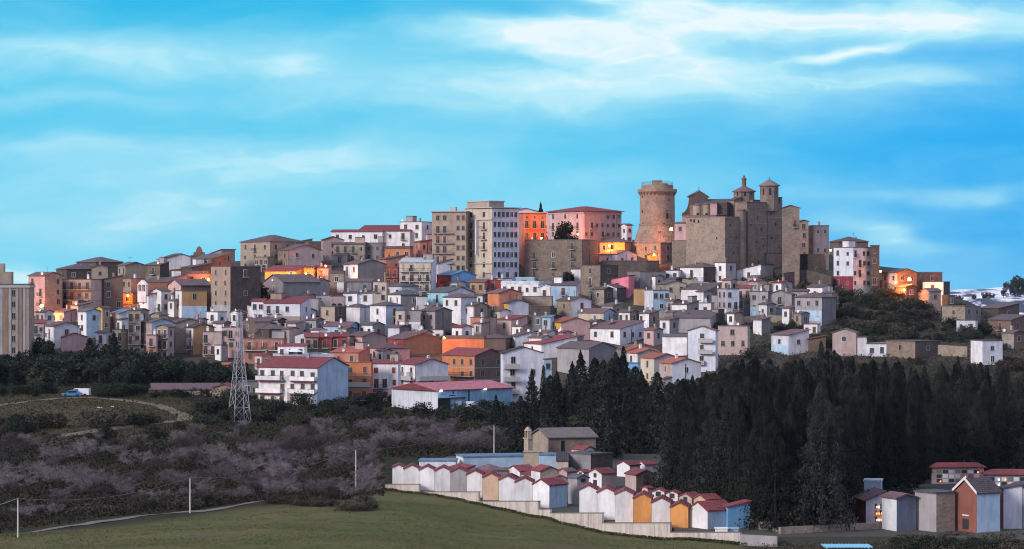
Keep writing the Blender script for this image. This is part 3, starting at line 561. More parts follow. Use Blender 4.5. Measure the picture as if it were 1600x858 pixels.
TABLE = '''
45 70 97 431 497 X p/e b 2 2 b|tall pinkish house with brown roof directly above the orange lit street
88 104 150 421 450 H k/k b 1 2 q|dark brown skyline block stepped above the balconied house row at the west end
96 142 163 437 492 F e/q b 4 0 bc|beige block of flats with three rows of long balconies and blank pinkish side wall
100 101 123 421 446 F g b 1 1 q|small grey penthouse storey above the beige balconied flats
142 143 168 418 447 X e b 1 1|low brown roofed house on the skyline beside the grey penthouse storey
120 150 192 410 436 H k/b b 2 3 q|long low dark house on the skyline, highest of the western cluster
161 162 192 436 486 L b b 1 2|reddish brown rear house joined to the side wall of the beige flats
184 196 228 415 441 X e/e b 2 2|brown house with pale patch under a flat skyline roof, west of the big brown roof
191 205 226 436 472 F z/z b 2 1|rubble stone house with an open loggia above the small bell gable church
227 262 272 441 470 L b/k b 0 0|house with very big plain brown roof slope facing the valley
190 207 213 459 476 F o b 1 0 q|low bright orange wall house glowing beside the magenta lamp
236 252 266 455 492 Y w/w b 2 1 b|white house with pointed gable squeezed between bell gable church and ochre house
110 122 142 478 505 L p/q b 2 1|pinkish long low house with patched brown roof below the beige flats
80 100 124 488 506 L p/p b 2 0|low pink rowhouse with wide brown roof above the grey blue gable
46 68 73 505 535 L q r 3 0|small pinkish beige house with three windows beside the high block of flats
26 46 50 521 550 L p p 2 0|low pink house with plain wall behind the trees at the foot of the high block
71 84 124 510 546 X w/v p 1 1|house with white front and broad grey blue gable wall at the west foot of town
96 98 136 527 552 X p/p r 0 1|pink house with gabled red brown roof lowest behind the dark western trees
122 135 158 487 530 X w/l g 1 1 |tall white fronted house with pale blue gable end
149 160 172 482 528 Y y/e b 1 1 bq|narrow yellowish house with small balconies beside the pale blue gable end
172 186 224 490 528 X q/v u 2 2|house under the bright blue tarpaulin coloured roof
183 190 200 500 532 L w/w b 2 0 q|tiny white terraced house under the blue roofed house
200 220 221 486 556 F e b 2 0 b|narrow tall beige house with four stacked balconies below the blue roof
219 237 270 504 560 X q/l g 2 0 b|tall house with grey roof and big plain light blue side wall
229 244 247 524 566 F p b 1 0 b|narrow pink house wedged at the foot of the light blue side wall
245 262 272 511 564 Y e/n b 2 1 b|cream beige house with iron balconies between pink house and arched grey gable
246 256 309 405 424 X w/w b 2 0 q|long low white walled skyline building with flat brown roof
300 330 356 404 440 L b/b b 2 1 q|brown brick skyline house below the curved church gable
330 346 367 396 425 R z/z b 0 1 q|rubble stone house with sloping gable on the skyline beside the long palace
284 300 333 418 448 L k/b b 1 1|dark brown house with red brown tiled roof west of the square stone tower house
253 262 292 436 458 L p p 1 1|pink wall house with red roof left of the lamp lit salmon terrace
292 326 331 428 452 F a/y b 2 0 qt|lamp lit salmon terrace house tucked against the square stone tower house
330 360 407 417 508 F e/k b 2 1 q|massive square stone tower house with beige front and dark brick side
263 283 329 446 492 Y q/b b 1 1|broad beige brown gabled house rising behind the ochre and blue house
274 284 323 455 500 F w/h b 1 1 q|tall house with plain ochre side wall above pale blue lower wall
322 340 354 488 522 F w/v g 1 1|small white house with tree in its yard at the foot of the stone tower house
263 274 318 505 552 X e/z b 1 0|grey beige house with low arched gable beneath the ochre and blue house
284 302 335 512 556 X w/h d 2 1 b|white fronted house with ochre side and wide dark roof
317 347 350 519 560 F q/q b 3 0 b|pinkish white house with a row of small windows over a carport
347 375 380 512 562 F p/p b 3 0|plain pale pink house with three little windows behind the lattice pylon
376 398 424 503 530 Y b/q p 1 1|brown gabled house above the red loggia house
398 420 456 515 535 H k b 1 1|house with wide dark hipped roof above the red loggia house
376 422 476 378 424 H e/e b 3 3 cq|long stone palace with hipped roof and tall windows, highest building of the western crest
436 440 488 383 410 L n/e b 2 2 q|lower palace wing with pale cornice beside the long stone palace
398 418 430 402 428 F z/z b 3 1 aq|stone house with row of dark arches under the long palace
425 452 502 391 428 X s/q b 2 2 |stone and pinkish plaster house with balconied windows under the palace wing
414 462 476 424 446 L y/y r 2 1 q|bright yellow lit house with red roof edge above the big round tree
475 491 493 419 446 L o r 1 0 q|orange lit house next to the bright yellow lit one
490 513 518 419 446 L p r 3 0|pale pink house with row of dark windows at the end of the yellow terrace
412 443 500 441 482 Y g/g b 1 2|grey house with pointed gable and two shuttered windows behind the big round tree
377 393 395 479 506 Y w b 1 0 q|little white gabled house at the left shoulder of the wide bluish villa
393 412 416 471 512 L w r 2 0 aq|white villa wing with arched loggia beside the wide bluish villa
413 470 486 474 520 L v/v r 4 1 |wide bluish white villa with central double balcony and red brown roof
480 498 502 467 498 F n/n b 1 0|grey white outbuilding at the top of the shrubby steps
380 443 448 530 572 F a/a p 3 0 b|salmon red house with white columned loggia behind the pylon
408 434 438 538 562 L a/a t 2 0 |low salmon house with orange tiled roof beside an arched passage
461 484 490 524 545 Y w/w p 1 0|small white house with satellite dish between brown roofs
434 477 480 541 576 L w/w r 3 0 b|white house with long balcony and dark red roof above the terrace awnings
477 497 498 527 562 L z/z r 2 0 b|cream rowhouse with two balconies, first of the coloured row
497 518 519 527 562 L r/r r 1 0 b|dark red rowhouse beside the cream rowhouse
518 543 544 526 562 L r/r r 2 0 b|wider brick red rowhouse in the middle of the coloured row
543 566 603 526 562 X p/g p 1 0 b|salmon rowhouse at the end of the coloured row with big blank grey gable
505 546 564 510 532 X l/B p 1 1|light blue house with deep blue gable above the coloured row
502 504 537 375 408 X q b 0 1|pinkish white gabled house on the crest between palace wing and stone row
481 483 502 378 424 F k/b b 1 1 q|narrow dark brown house beside the pinkish gabled house
521 570 572 381 414 L z/z b 4 0 b|long stone house with tall balconied windows under the red roofed hall
570 596 603 380 412 F g/n b 2 1|plain grey block joined to the stone house under the red roofed hall
518 597 600 362 386 L w r 4 0 q|long cream white hall with red roof on the crest
560 640 650 361 390 L w/w r 4 1 q|white hall end with red roof overhanging the orange terrace
625 660 676 347 382 F w/v g 2 1|white and pale blue flat roofed house on the crest left of the grey flats
601 641 645 389 416 F o/a b 3 0 qt|orange house with open terrace in front of the white hall end
647 656 681 378 412 L a/a b 1 2|salmon house between orange terrace and grey flats
516 537 540 428 458 F z/n b 1 0 t|narrow beige house with two chimneys beside the big grey gable house
537 559 603 413 448 X w/g b 2 0|white fronted house with wide blank grey gable wall under the stone row
592 603 633 405 440 L a/a p 1 1|salmon house with brown roof left of the cream balcony block
602 622 626 418 450 F r b 2 0 b|dark red house with pale balcony rail under the salmon house
624 674 681 410 466 L c/v w 4 0 b|cream block with framed balconies and pale metal roof edge
680 684 728 412 444 X v/v b 0 1|pale blue white gabled house behind the red and blue house
683 706 744 430 462 X r/B u 1 1 b|dark red fronted house with blue roof below the big apartment block
733 757 763 441 470 L h/a p 2 0|orange brown house with wide shutters between two dark red houses
757 783 784 438 466 F r b 1 0|small dark red cube house left of the turquoise roofed villa
583 604 607 441 478 F c/c b 2 0 b|cream narrow house with balcony left of the big blue grey roof
600 628 658 448 470 H v g 2 1 q|low house under a big blue grey hipped roof
541 580 584 440 468 L g/g b 2 0 |grey house with dark tiled roof behind the white twin houses
536 558 560 458 490 L w b 1 0|white house with dark red door, first of the white twins
558 582 584 458 490 L w b 1 0|white house with small window, second of the white twins
494 520 522 462 488 F n/n b 1 0|grey white house with flat roof left of the arched cream wall
516 537 538 463 488 F q/q b 0 0 aq|low pinkish house with pale arch beside the white twins
606 626 668 461 492 H w/g g 2 1 |white fronted house with dark blue grey side and hipped roof
648 652 668 464 492 F w b 1 1|white plain cube house in front of the dark hipped roof
667 700 741 457 486 X t/v g 1 1 b|turquoise cornered white house with pale blue gable
690 696 735 452 476 X v g 0 1|small pale blue gable house over the turquoise cornered one
692 720 745 465 508 H w/v b 2 1 |tall white corner house with cut back walls in the middle of town
501 523 541 480 522 F e/k b 1 1|small stone coloured house with dark side under the arched cream wall
540 562 580 480 508 H w/w b 1 1 b|white house with red awning and balcony
578 603 630 478 528 H w/l g 1 1 a|tall white house with light blue side and arched portal
618 633 636 486 530 F c/c b 1 0|cream terraced house with turquoise garage door
633 657 658 486 530 F n/n b 2 0|grey plaster terraced house, middle of the row of three
657 680 706 486 530 X n/g b 2 0|grey plaster terraced house with broad blank side wall above shrubs
717 741 763 478 510 X w/e b 1 1|white and beige house with dark roof beside the peach gabled house
741 765 768 481 506 H e/e b 2 0 b|beige house with small balcony touching the peach gabled house
762 780 816 458 502 X o/a p 1 0 b|peach fronted house with wide blank salmon gable
780 794 826 474 506 X y/v d 1 0|yellow fronted low house with grey side under the salmon gable
764 784 800 436 462 F w/w g 2 1|white upper house with flat roof left of the turquoise roofed villa
783 842 862 444 474 F w/l w 5 1 t|white villa with turquoise upper storey and long terrace under the stone palazzo
806 835 838 434 450 F t/t w 3 0 q|turquoise set back storey of small windows above the white villa terrace
841 861 864 449 474 Y w/v w 1 0|small white gable house joined to the terrace villa
861 900 906 446 484 L l/v b 1 0|light blue house with brown roof below the stone palazzo
815 862 864 464 492 F z/z b 0 0 q|long blank rubble stone wall building under the terrace villa
823 860 866 479 505 F k/k b 1 0 q|dark blank stone building below the long rubble one
735 756 776 497 532 F a/e p 1 0|house with salmon upper wall over white and big beige side
776 799 824 500 528 L q/p r 1 1|beige and pink house with dark red roof in the centre of town
822 847 850 494 524 F g/g b 2 0|grey house with two dark shutters beside the pink one
846 860 866 496 528 L l/l u 1 0|narrow bright blue house with white dish between grey and orange houses
860 877 923 504 534 X y/p t 1 0|orange yellow fronted house with brown gabled roof
903 943 962 489 508 X c/l p 0 1|cream gabled house with light blue end under the stone terraces
750 790 800 529 548 H b/b b 0 1 q|house with big brown hipped roof behind the orange parapet
797 806 852 526 545 X w/v p 1 1|white house with wide dark edged gable in the lower centre
818 846 902 538 562 L w/w r 1 1|white house with long dark red roof above the sheer white flats
870 893 925 470 502 X z/w b 1 1|rubble fronted house with grey white gable below the brick tower house
907 938 966 415 468 F s/k b 1 1 |square brick tower house with stacked windows east of the palazzo
820 909 935 375 444 F s/s g 3 1 b|big square grey brown stone palazzo with three tall balconied windows per storey
892 908 910 420 448 L w b 0 0 q|small white annex leaning on the brick tower house
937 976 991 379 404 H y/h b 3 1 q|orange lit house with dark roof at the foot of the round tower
935 964 995 397 424 X w/v p 1 2|white house with purple roof below the orange lit house
947 982 991 438 466 R P/P r 1 0 q|vivid pink house with slanting top
933 964 978 450 474 Y w/k b 1 0|small white gabled house on stilts in front of the vivid pink house
990 1008 1010 452 478 F h/h b 0 0 q|low ochre wall house between pink house and light blue house
1007 1020 1046 454 494 F v/l b 1 3 |light blue house with many dark openings and ladder front
1026 1040 1072 444 474 X z/c b 1 2|cream rubble stone house with low gable above the light blue house
986 1032 1078 380 414 F z/g b 3 2 q|grey stone bastion house below the round tower
1012 1015 1032 398 412 L y b 0 0 q|tiny lamp lit yellow gable on the bastion
980 1000 1040 425 456 F g/g b 0 1 q|plain grey concrete house above the cream rubble house
940 1010 1030 408 440 F k/z b 1 1 q|dark overgrown stone house under the bastion
1038 1060 1064 423 450 F w/w d 2 0|white cube house left of the half white half stone house
1062 1099 1128 418 452 H w/k b 1 1 b|tall pinkish white house with one balcony and dark stone side under the keep
1117 1134 1150 411 450 F w/n b 1 1|pale white tower like house with sloping parapet under the keep
1151 1189 1208 422 448 R w/n b 1 1|white house with long slanting roofline under the bell tower
1064 1110 1126 452 476 L w/g b 2 1|white house with very wide grey roof in the old quarter
1050 1073 1092 476 504 L w/n b 1 2|grey white rubble house with blank roof end
1092 1112 1116 474 505 F w/c b 1 0|white and cream narrow house with one window in the old quarter
1121 1135 1155 452 506 F n/v b 2 2|tall blue grey narrow house with white arched ground floor
1153 1172 1176 450 496 L q r 2 0 b|pinkish brown house with red roof beside the blue grey narrow one
1172 1200 1206 456 500 F n/g b 2 0|grey house with bright white blue lower storey
1200 1237 1242 460 500 Y n/g b 1 0|broad gabled grey house with blue white ground floor
1242 1284 1306 465 512 H n/g b 3 0|grey house with bright blue terrace strip near the scrubby slope
1237 1261 1264 455 478 X n/n b 2 0|low white and grey house with small gable roof
1261 1285 1302 449 474 X w/v b 1 1|white house with rounded brown roof below the ivy covered wall
1256 1277 1282 507 524 F w b 2 0 q|tiny white hut with two windows above the mural house
1205 1232 1264 524 556 L v/w p 1 1 q|whitish house with blue mural patches and red flat roof
1262 1264 1290 530 552 L b r 0 0 q|low brown shed with dark red roof beside the mural house
1122 1168 1172 510 556 F q/n b 3 0|ruined brownish stone house with pale plaster patches
1075 1118 1122 517 580 Y v/v p 1 0 bS|four storey pale blue white house with three central balconies
1035 1073 1076 526 556 L w/w g 0 0 q|low white garage with purple door behind the parked van
1048 1110 1124 497 520 L n/n b 1 0 q|low pale grey building above the four storey pale house
917 970 1006 514 540 L w/v p 2 3|wide pinkish white house with brown purple roof and big dish
871 920 963 545 590 X n/g b 0 0 q|big plain grey gabled building behind the conifers
955 972 995 545 572 L g/g b 1 1 q|low grey house with dark flat roof right of the big grey gable
968 980 1030 548 580 X p/q t 1 0|red tiled gable house, farthest of the stepped orange roofs
977 996 1032 552 588 X w/n t 1 0|white gabled house with orange red roof over a small blue shed
1001 1022 1062 560 604 X c/n t 1 0 |cream front house with bright red tiled roof in the stepped row
1030 1050 1095 568 612 X q/v t 1 1 |pinkish white house with red roof, lowest of the stepped row
978 997 1000 568 592 F B/l u 0 0 q|small blue shed in front of the white gabled house
403 496 544 575 636 X w/l r 6 0 b|big white house with red roof, long pink edged balconies and light blue gable
537 580 583 567 632 F o/a t 2 0 c|orange salmon house with four brown windows
581 622 626 568 630 L w/w r 3 0 R|white house with four red shuttered windows
622 650 700 570 622 X w/v r 2 1 bS|white house with red roof and large dark veranda in its gable
691 742 790 556 618 X o/b r 4 2 c|orange fronted house with bare brown brick gable in a concrete frame
782 786 848 552 636 X v/v d 0 2|tall sheer white apartment house with steep dark roof edge and balconies
846 850 862 562 612 F l/l g 1 1 q|narrow light blue house behind the sheer white apartment house
606 632 690 530 556 X r/b p 1 0|red house with white loggia and enormous brown gable wall
691 756 760 530 560 F o/o b 0 0 qt|flat house with bright orange roof parapet and chimneys
420 440 522 560 588 F w/w w 0 0 qt|long low white terrace building with pale awnings
518 560 578 551 580 L a/a t 2 0|house with wide orange tiled roof behind the orange salmon house
570 600 640 545 570 H p/p p 1 1|house with broad purple brown roof right of the orange tiled one
676 692 694 516 536 F w/w b 1 0 q|little white shed with open side above the brown gable wall
602 640 646 488 518 F k/g b 1 0 q|low dark outbuilding behind the three terraced houses
1302 1333 1360 387 462 F v/w b 2 4 |tall white cliff edge house with blue side and dark red lower corner
1359 1360 1374 384 460 F k b 0 1 q|narrow dark brown rear house behind the tall white cliff edge house
1296 1310 1356 378 402 H b/b b 1 1|brown hipped roof house rising behind the tall white cliff edge house
1221 1222 1249 325 450 X s b 0 2 qu|tall narrow stone house with low gable leaning on the church
1246 1249 1263 346 420 X z b 0 1 q|thin pale grey house between the tall narrow stone house and the ruin
1261 1272 1295 353 420 F z/g b 1 2 |ruined grey house with big dark arch at the cliff end of the castle
1250 1262 1290 398 448 F k/k b 0 1 q|dark retaining house under the ruined grey one
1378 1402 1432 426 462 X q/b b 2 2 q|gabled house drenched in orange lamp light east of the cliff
1430 1440 1472 426 462 F b/k b 1 1 q|flat roofed dark brown house beside the lamp drenched one
1442 1474 1484 441 482 F w/k b 1 0 q|white end wall house with dark side, last of the eastern spur
1440 1452 1470 455 486 Y z/z b 1 1 q|low stone outhouse before the white end wall house
1472 1508 1532 479 512 F z/g b 1 2 q|grey stone house with flat roof on the eastern slope
1495 1524 1528 501 524 F v/v b 2 0 q|crumbling white blue wall house below the grey stone house
1517 1535 1566 533 572 F w/v b 0 1 q|roofless white ruin with dark doorway at the lower east edge
1545 1580 1600 500 534 L b/b b 1 1 q|brown stone house with red brown roof at the lower east edge
1301 1338 1342 520 556 Y q/z b 1 0 q|crumbling stone house with small blue door above the dark conifers
1336 1340 1354 530 556 R w b 0 0 q|white triangular lean to beside the crumbling stone house
1354 1386 1390 538 556 F v b 2 0 q|low white blue garden shed beside the long ruined wall
1385 1430 1470 534 562 F s/k b 1 1 q|long low ruin with dark rubble walls and one small window
1530 1560 1592 482 505 L k/k b 0 1 q|dark brown barn in the trees at the east edge
'''
def build_table(tbl):
    for ln in tbl.strip().split('\n'):
        spec, label = ln.split('|'); t = spec.split()
        x0, xc, x1, yt, yb = map(float, t[:5]); fl = t[10] if len(t) > 10 else ''
        house(x0, xc, x1, yt, yb, t[5], t[6], t[7], int(t[8]), int(t[9]), fl, label)
build_table(TABLE)  # yellow and orange lit houses carry lamp glow in their wall colour
FILL = '''
228 250 264 414 440 L b/k b 1 0|low brown house under the skyline between the patched house and the big plain roof
198 218 232 486 512 X c/e p 2 1 b|small cream house just below the bell gable church
236 250 262 492 520 Y e/q b 1 1|beige gabled house between white gable and the blue side wall
56 70 84 488 515 X q/w b 2 1 b|small pinkish house above the grey blue gable, near the lower street lamp
24 40 50 498 528 X e/c r 1 1|little beige house tucked behind the striped block
150 166 176 520 552 X w/v p 1 1 b|white and bluish house low behind the western trees
176 190 202 516 556 F c/e b 2 0 b|cream narrow balcony house low behind the western trees
333 350 360 505 530 X w/g p 1 1|small white house with brown roof under the stone tower house
360 372 380 488 512 Y w/n b 1 0|white lean house between tower house and villa
416 434 446 500 524 X n/k b 2 1|greyish house with dark side below the bluish villa
446 462 474 506 528 L w/q p 2 0|low white house below the shrubby steps
478 494 506 500 526 X n/g p 1 1|grey plastered house left of the arched portal
560 582 600 508 532 X w/n g 2 1|white house with grey roof above the blank grey gable
606 624 640 512 536 X v/g p 1 1|bluish white house right of the tall arched portal house
640 662 676 520 544 X n/e b 2 1|greyish beige house above the enormous brown gable
706 722 738 512 540 X w/w r 1 1|little white house with red roof behind the orange parapet
740 752 764 506 534 L c/e p 1 1|tan house filling the corner under the salmon and white one
826 846 862 528 552 X w/v p 2 1|white low house with brown roof before the long dark red roof
902 922 938 538 560 X w/n r 2 1|white house with red roof above the plain grey gable
925 944 958 452 480 X z/k b 1 1|small rubble house under the stilted white gable
940 958 972 478 502 L n/z b 1 1|grey stone hut right of the cream gabled house
966 984 998 488 514 X w/z b 2 1|white and stone house on the terraces below the ochre wall
998 1014 1030 490 516 L w/z b 2 1|long white and stone hut under the light blue house
1030 1046 1060 500 524 L w/n b 1 1|low white stone hut above the garage
1112 1122 1132 484 512 F z/k b 1 1|dark narrow stone house beside the blue grey narrow one
1040 1052 1064 470 500 X n/z b 1 1 b|small grey stone house right of the light blue house
1128 1142 1152 438 462 X q/n p 1 1|small pinkish house at the church foot
1206 1222 1238 442 466 X w/n r 1 1|little white house with red roof under the bell tower
1170 1184 1200 440 466 X n/q r 2 1|small house with faded red roof under the church walls
1285 1300 1310 458 486 X g/z b 1 1|small grey house at the edge of the ivy slope
1176 1190 1204 500 524 L w/g b 1 0|white hut in the bushes below the terrace wall
1240 1252 1264 490 512 X z/g b 1 1|small stone hut beside the bright blue terrace strip
1400 1416 1432 448 470 X b/k b 1 1 q|dark little house under the eastern spur lamps
1472 1482 1492 462 486 F k/b b 0 1 q|dark brown shed at the tip of the eastern spur
1566 1584 1600 520 546 X z/b b 1 1|brown stone hut at the eastern margin
600 614 628 424 448 X q/a p 1 1|pinkish house with purple roof above the big blue grey roof
704 722 736 432 456 X g/n b 1 1|grey house squeezed under the tall pale flats
480 498 514 440 466 X z/n b 2 1 b|stone fronted house with balcony right of the grey shuttered one
462 478 494 486 508 X w/v g 1 1|white low house with grey roof right of the bluish villa
870 886 902 470 494 L z/k b 1 0|dark stone house beneath the light blue one
800 816 830 510 534 X w/e p 1 1|white and beige house left of the orange yellow one
836 856 872 520 544 X c/v p 1 1|cream house under the narrow bright blue one
930 950 968 508 530 X a/q p 1 1|salmon house left of the wide pinkish white one
1006 1022 1036 516 540 X p/n p 1 1|pinkish house left of the purple door garage
1088 1100 1112 456 484 X w/n p 1 1 b|white narrow fronted house on the lane under the tall pinkish white one
1112 1122 1134 462 492 F n/g b 1 1|grey slim house with flat roof above the dark narrow stone one
1012 1024 1036 432 456 X w/n p 1 1|tiny white house clinging under the bastion
1044 1056 1066 436 460 X q/k b 1 0|tiny pinkish house between the white cube and the church wall
1186 1198 1212 476 504 X w/n b 1 1 b|white gabled house set between the two blue based ones
1222 1234 1246 482 508 L w/n p 1 1|low white house with brown roof left of the bright blue strip
1136 1148 1160 490 514 X w/e b 1 0|white fronted hut below the blue grey narrow house
1058 1068 1082 492 516 X w/e p 1 1|white hut with brown roof over the four storey house
560 574 588 536 560 X c/n p 1 1|cream house at the foot of the blank grey gable
588 600 612 548 572 X w/n p 1 1|white low house before the red loggia one
440 452 466 514 538 X e/q p 1 1 b|beige house next to the small white one with satellite dish
486 498 510 516 534 X w/w p 1 0|white attic house peeping over the coloured row
530 542 556 514 534 X c/g b 1 0|cream attic house behind the salmon end of the row
398 410 424 556 580 L c/e r 1 1|cream low house above the parasol terrace
450 464 480 552 574 L p/q r 2 0|pink low house left of the wide orange tiled roof
818 830 842 520 546 X n/v p 1 1|pale house over the start of the long dark red roof
868 880 894 520 544 X p/q r 1 1|pink house with red roof in front of the orange yellow one
886 900 912 528 552 L w/n p 1 1|white house at the end of the long dark red roof
702 714 728 442 466 X w/v g 1 1|white house with grey roof at the foot of the tall pale flats
744 754 766 462 488 X v/g g 1 1 b|bluish house under the dark red cube house
664 676 690 478 502 X c/n b 1 1|cream house left of the tall white corner house
586 600 612 486 512 X n/v b 1 1 b|greyish house beside the tall arched portal house
470 482 494 462 484 X e/n b 1 1|beige house above the flat grey white one
430 446 462 484 508 X z/e b 1 1|rubble fronted house under the bluish villa
300 312 324 500 526 X w/e p 1 1 b|white house right of the low arched grey gable
336 346 356 540 566 F w/n b 1 1|white carport house left of the plain pale pink one
202 212 222 520 552 X p/q p 1 1 b|rose coloured narrow house among the western balconies
152 164 176 498 524 X w/p p 1 1 b|white and rose house behind the narrow yellowish one
112 122 132 470 494 F e/b b 1 1|beige low block at the feet of the balconied flats
262 272 284 470 496 X w/e b 1 1|white house left of the ochre and blue house
770 782 796 486 508 X c/w p 1 1|cream house in the hollow beneath the white villa
920 932 944 502 526 X w/n p 1 1|white house above the wide pinkish white one
900 912 926 508 530 L q/n r 1 1|rose coloured low house beside the orange yellow one
'''
build_table(FILL)

def find(x0, yt):
    for h in HOUSES:
        if h[0] == x0 and h[3] == yt: return h
def deco(x0, yt):
    h = find(x0, yt); root, W, Dp, H = h[6], h[7], h[8], h[9]
    return (root, W, Dp, H, h[5], lambda o: o)
# painted lower storeys and other two-tone fronts
for (x0, yt, side, z0f, z1f, key) in ((274, 455, 'R', 0, .5, 'l'), (274, 455, 'L', 0, .5, 'w'), (501, 480, 'L', 0, .45, 'w'), (618, 486, 'L', 0, .62, 'w'), (633, 486, 'L', 0, .62, 'w'),
        (735, 497, 'L', 0, .6, 'w'), (229, 524, 'L', 0, .5, 'o'), (219, 504, 'L', .35, .72, 'c'), (1121, 452, 'L', 0, .45, 'w'), (1172, 456, 'L', 0, .5, 'l'), (1200, 460, 'L', 0, .45, 'l'),
        (1242, 465, 'L', .25, .58, 'l'), (1205, 524, 'L', 0, .55, 'l'), (184, 415, 'L', .3, .8, 'e'), (783, 444, 'L', 0, .5, 'w'), (330, 417, 'L', 0, .36, 'n'), (378, 500, 'L', 0, .5, 'g'),
        (892, 420, 'L', 0, .9, 'w'), (820, 375, 'R', 0, .2, 'n'), (537, 567, 'L', 0, .3, 'b'), (1302, 387, 'L', 0, .42, 'm')):
    if find(x0, yt): 
        hh = deco(x0, yt); painted_base(hh, side, hh[3]*z1f, key, hh[3]*z0f+.02)
# pink edged balconies of the big white house
hh = deco(403, 575); W, D_, H = hh[1:4]
for k, zz in enumerate((H-3.0, H-6.0)):
    for n_, (a0, a1) in enumerate(((-.49, -.08), (.08, .49))):
        b = MB(); b.box(W*a0, W*a1, -D_/2-1.3, -D_/2, zz-.2, zz, 0); b.box(W*a0, W*a1, -D_/2-1.3, -D_/2-1.2, zz, zz+.95, 1)
        b.box(W*a0, W*a0+.1, -D_/2-1.2, -D_/2, zz, zz+.95, 1); b.box(W*a1-.1, W*a1, -D_/2-1.2, -D_/2, zz, zz+.95, 1)
        b.build('balcony', [wallmat('r'), wallmat('w')], hh[0])
# long balconies on the beige flats, the cream block and the sheer white apartment house
def long_balc(x0, yt, side, n, step=3.0, a0=-.48, a1=.48, dep=1.2, first=2.9, rail='iron', post=0):
    hh = deco(x0, yt); W, D_, H = hh[1:4]; L = W if side == 'L' else D_
    for k in range(n):
        zz = H-first-step*k; b = MB(); b.box(L*a0, L*a1, -dep, 0, -.18, 0, 0)
        if rail == 'solid': b.box(L*a0, L*a1, -dep, -dep+.1, 0, .95, 0)
        else:
            b.box(L*a0, L*a1, -dep, -dep+.06, .9, .97, 1); x_ = L*a0
            while x_ < L*a1: b.box(x_, x_+.04, -dep+.01, -dep+.05, 0, .9, 1); x_ += .3
        for q in range(post): u = L*a0+(L*(a1-a0)-.2)*q/(post-1); b.box(u, u+.2, -dep, -dep+.2, .97, step-.18, 0)
        o = b.build('balcony', [M_CONC, M_IRON], hh[0])
        if side == 'L': o.location = (0, -D_/2-.005, zz)
        else: o.location = (W/2+.005, 0, zz); o.rotation_euler = (0, 0, R(90))
long_balc(96, 437, 'L', 3); long_balc(624, 410, 'L', 4, post=4, first=2.8); long_balc(434, 541, 'L', 1, dep=1.4); long_balc(782, 552, 'R', 4, a0=-.49, a1=-.1, rail='solid', first=3.6)
long_balc(691, 556, 'L', 1, first=5.2, dep=1.3); long_balc(537, 567, 'L', 1, first=5.6, dep=.5, rail='solid'); long_balc(622, 570, 'R', 1, first=3.8, dep=1.6, rail='solid'); long_balc(622, 570, 'L', 1, first=3.8, dep=1.4, rail='solid')
long_balc(1075, 517, 'L', 2, a0=-.08, a1=.42, first=3.0, dep=1.1, rail='solid'); long_balc(380, 530, 'L', 1, first=3.0, dep=1.0, post=5)
# awnings on the terrace building
for u in (-.3, -.1): 
    hh = deco(420, 560); b = MB(); W = hh[1]
    b.cyl(W*u, -1, hh[3]+1.4, hh[3]+2.3, 1.9, .05, 8, 0); b.tube((W*u, -1, hh[3]+.2), (W*u, -1, hh[3]+1.6), .05, n=5, m=0); b.build('parasol', M_DISH, hh[0])

# ------------------------------------------------------------------ high block of flats at the west edge
hh = house(-34, 45, 47, 445, 575, 'F', 'e/e', 'g', 0, 0, 'q', 'high block of flats with ochre and white vertical stripes, westernmost building', 'apartment_block', 'apartment block', None, A=6, D=14)
root, W, D_, H, Y, _ = hh; hw, hd = W/2, D_/2
def up(px): return hw-(45-px)/79*W
for a0, a1, k in ((7.5, 13, 'i'), (30, 35, 'i'), (-13, -8, 'i'), (14, 18, 'n'), (25, 29, 'n'), (36.5, 40, 'n'), (1, 5, 'n'), (-24, -19, 'n')):
    b = MB(); b.box(up(a0), up(a1), -hd-.14, -hd-.003, .2, H-.9); b.build('vertical_stripe', wallmat(k), root)
for c in (21.5, -2, -30):
    for k in range(8): inst('window', WIN[0], root, (up(c), -hd-.006, H-2.9-k*3.0), 0, (.85, 1, 1))
b = MB(); b.box(-hw-.3, hw+.3, -hd-.35, hd+.3, H-.75, H-.2); b.build('cornice', M_CONC, root)
b = MB(); b.box(up(-12), up(15), -2, 3, H+.23, H+3.4); b.box(up(-8), up(3), -1, 2, H+3.4, H+5.6); b.build('stair_tower', wallmat('e'), root)

# ------------------------------------------------------------------ crest flats
APT = 'apartment_block'; ACAT = 'apartment block'
hh = house(675, 728, 730, 332, 446, 'F', 'e/e', 'g', 0, 0, 'q', 'grey beige block of flats with stacked balconies, left wing of the crest flats', APT, ACAT, None, A=14, D=12)
root, W, D_, H, Y, _ = hh; hw, hd = W/2, D_/2
for k in range(6):
    for u in (-.30, -.1): inst('balcony_door' if k else 'window', (DOORW[(k*3+int(u*10)) % 4] if k else WIN[0]), root, (W*u-.3, -hd-.006, H-(3.2 if k else 2.4)-k*3.15), 0)
    for u in (.27, .42): inst('window', WIN[(k+1) % 3], root, (W*u, -hd-.006, H-2.4-k*3.15), 0)
    if 0 < k < 5:
        b = MB(); b.box(-W*.47, W*.13, -1.1, 0, -.18, 0, 0); b.box(-W*.47, W*.13, -1.1, -1.04, .9, .97, 1)
        for q in range(20): b.box(-W*.47+q*W*.6/20, -W*.47+q*W*.6/20+.04, -1.08, -1.05, 0, .9, 1)
        o = b.build('balcony', [M_CONC, M_IRON], root); o.location = (0, -hd-.005, H-3.25-k*3.15)
b = MB(); b.box(-hw-.5, hw+.2, -hd-.5, hd, H+.23, H+.5); b.build('cornice', M_CONC, root); b = MB(); b.box(-1, .9, -1, 1, H+.5, H+1.9); b.build('chimney', M_CONC, root)
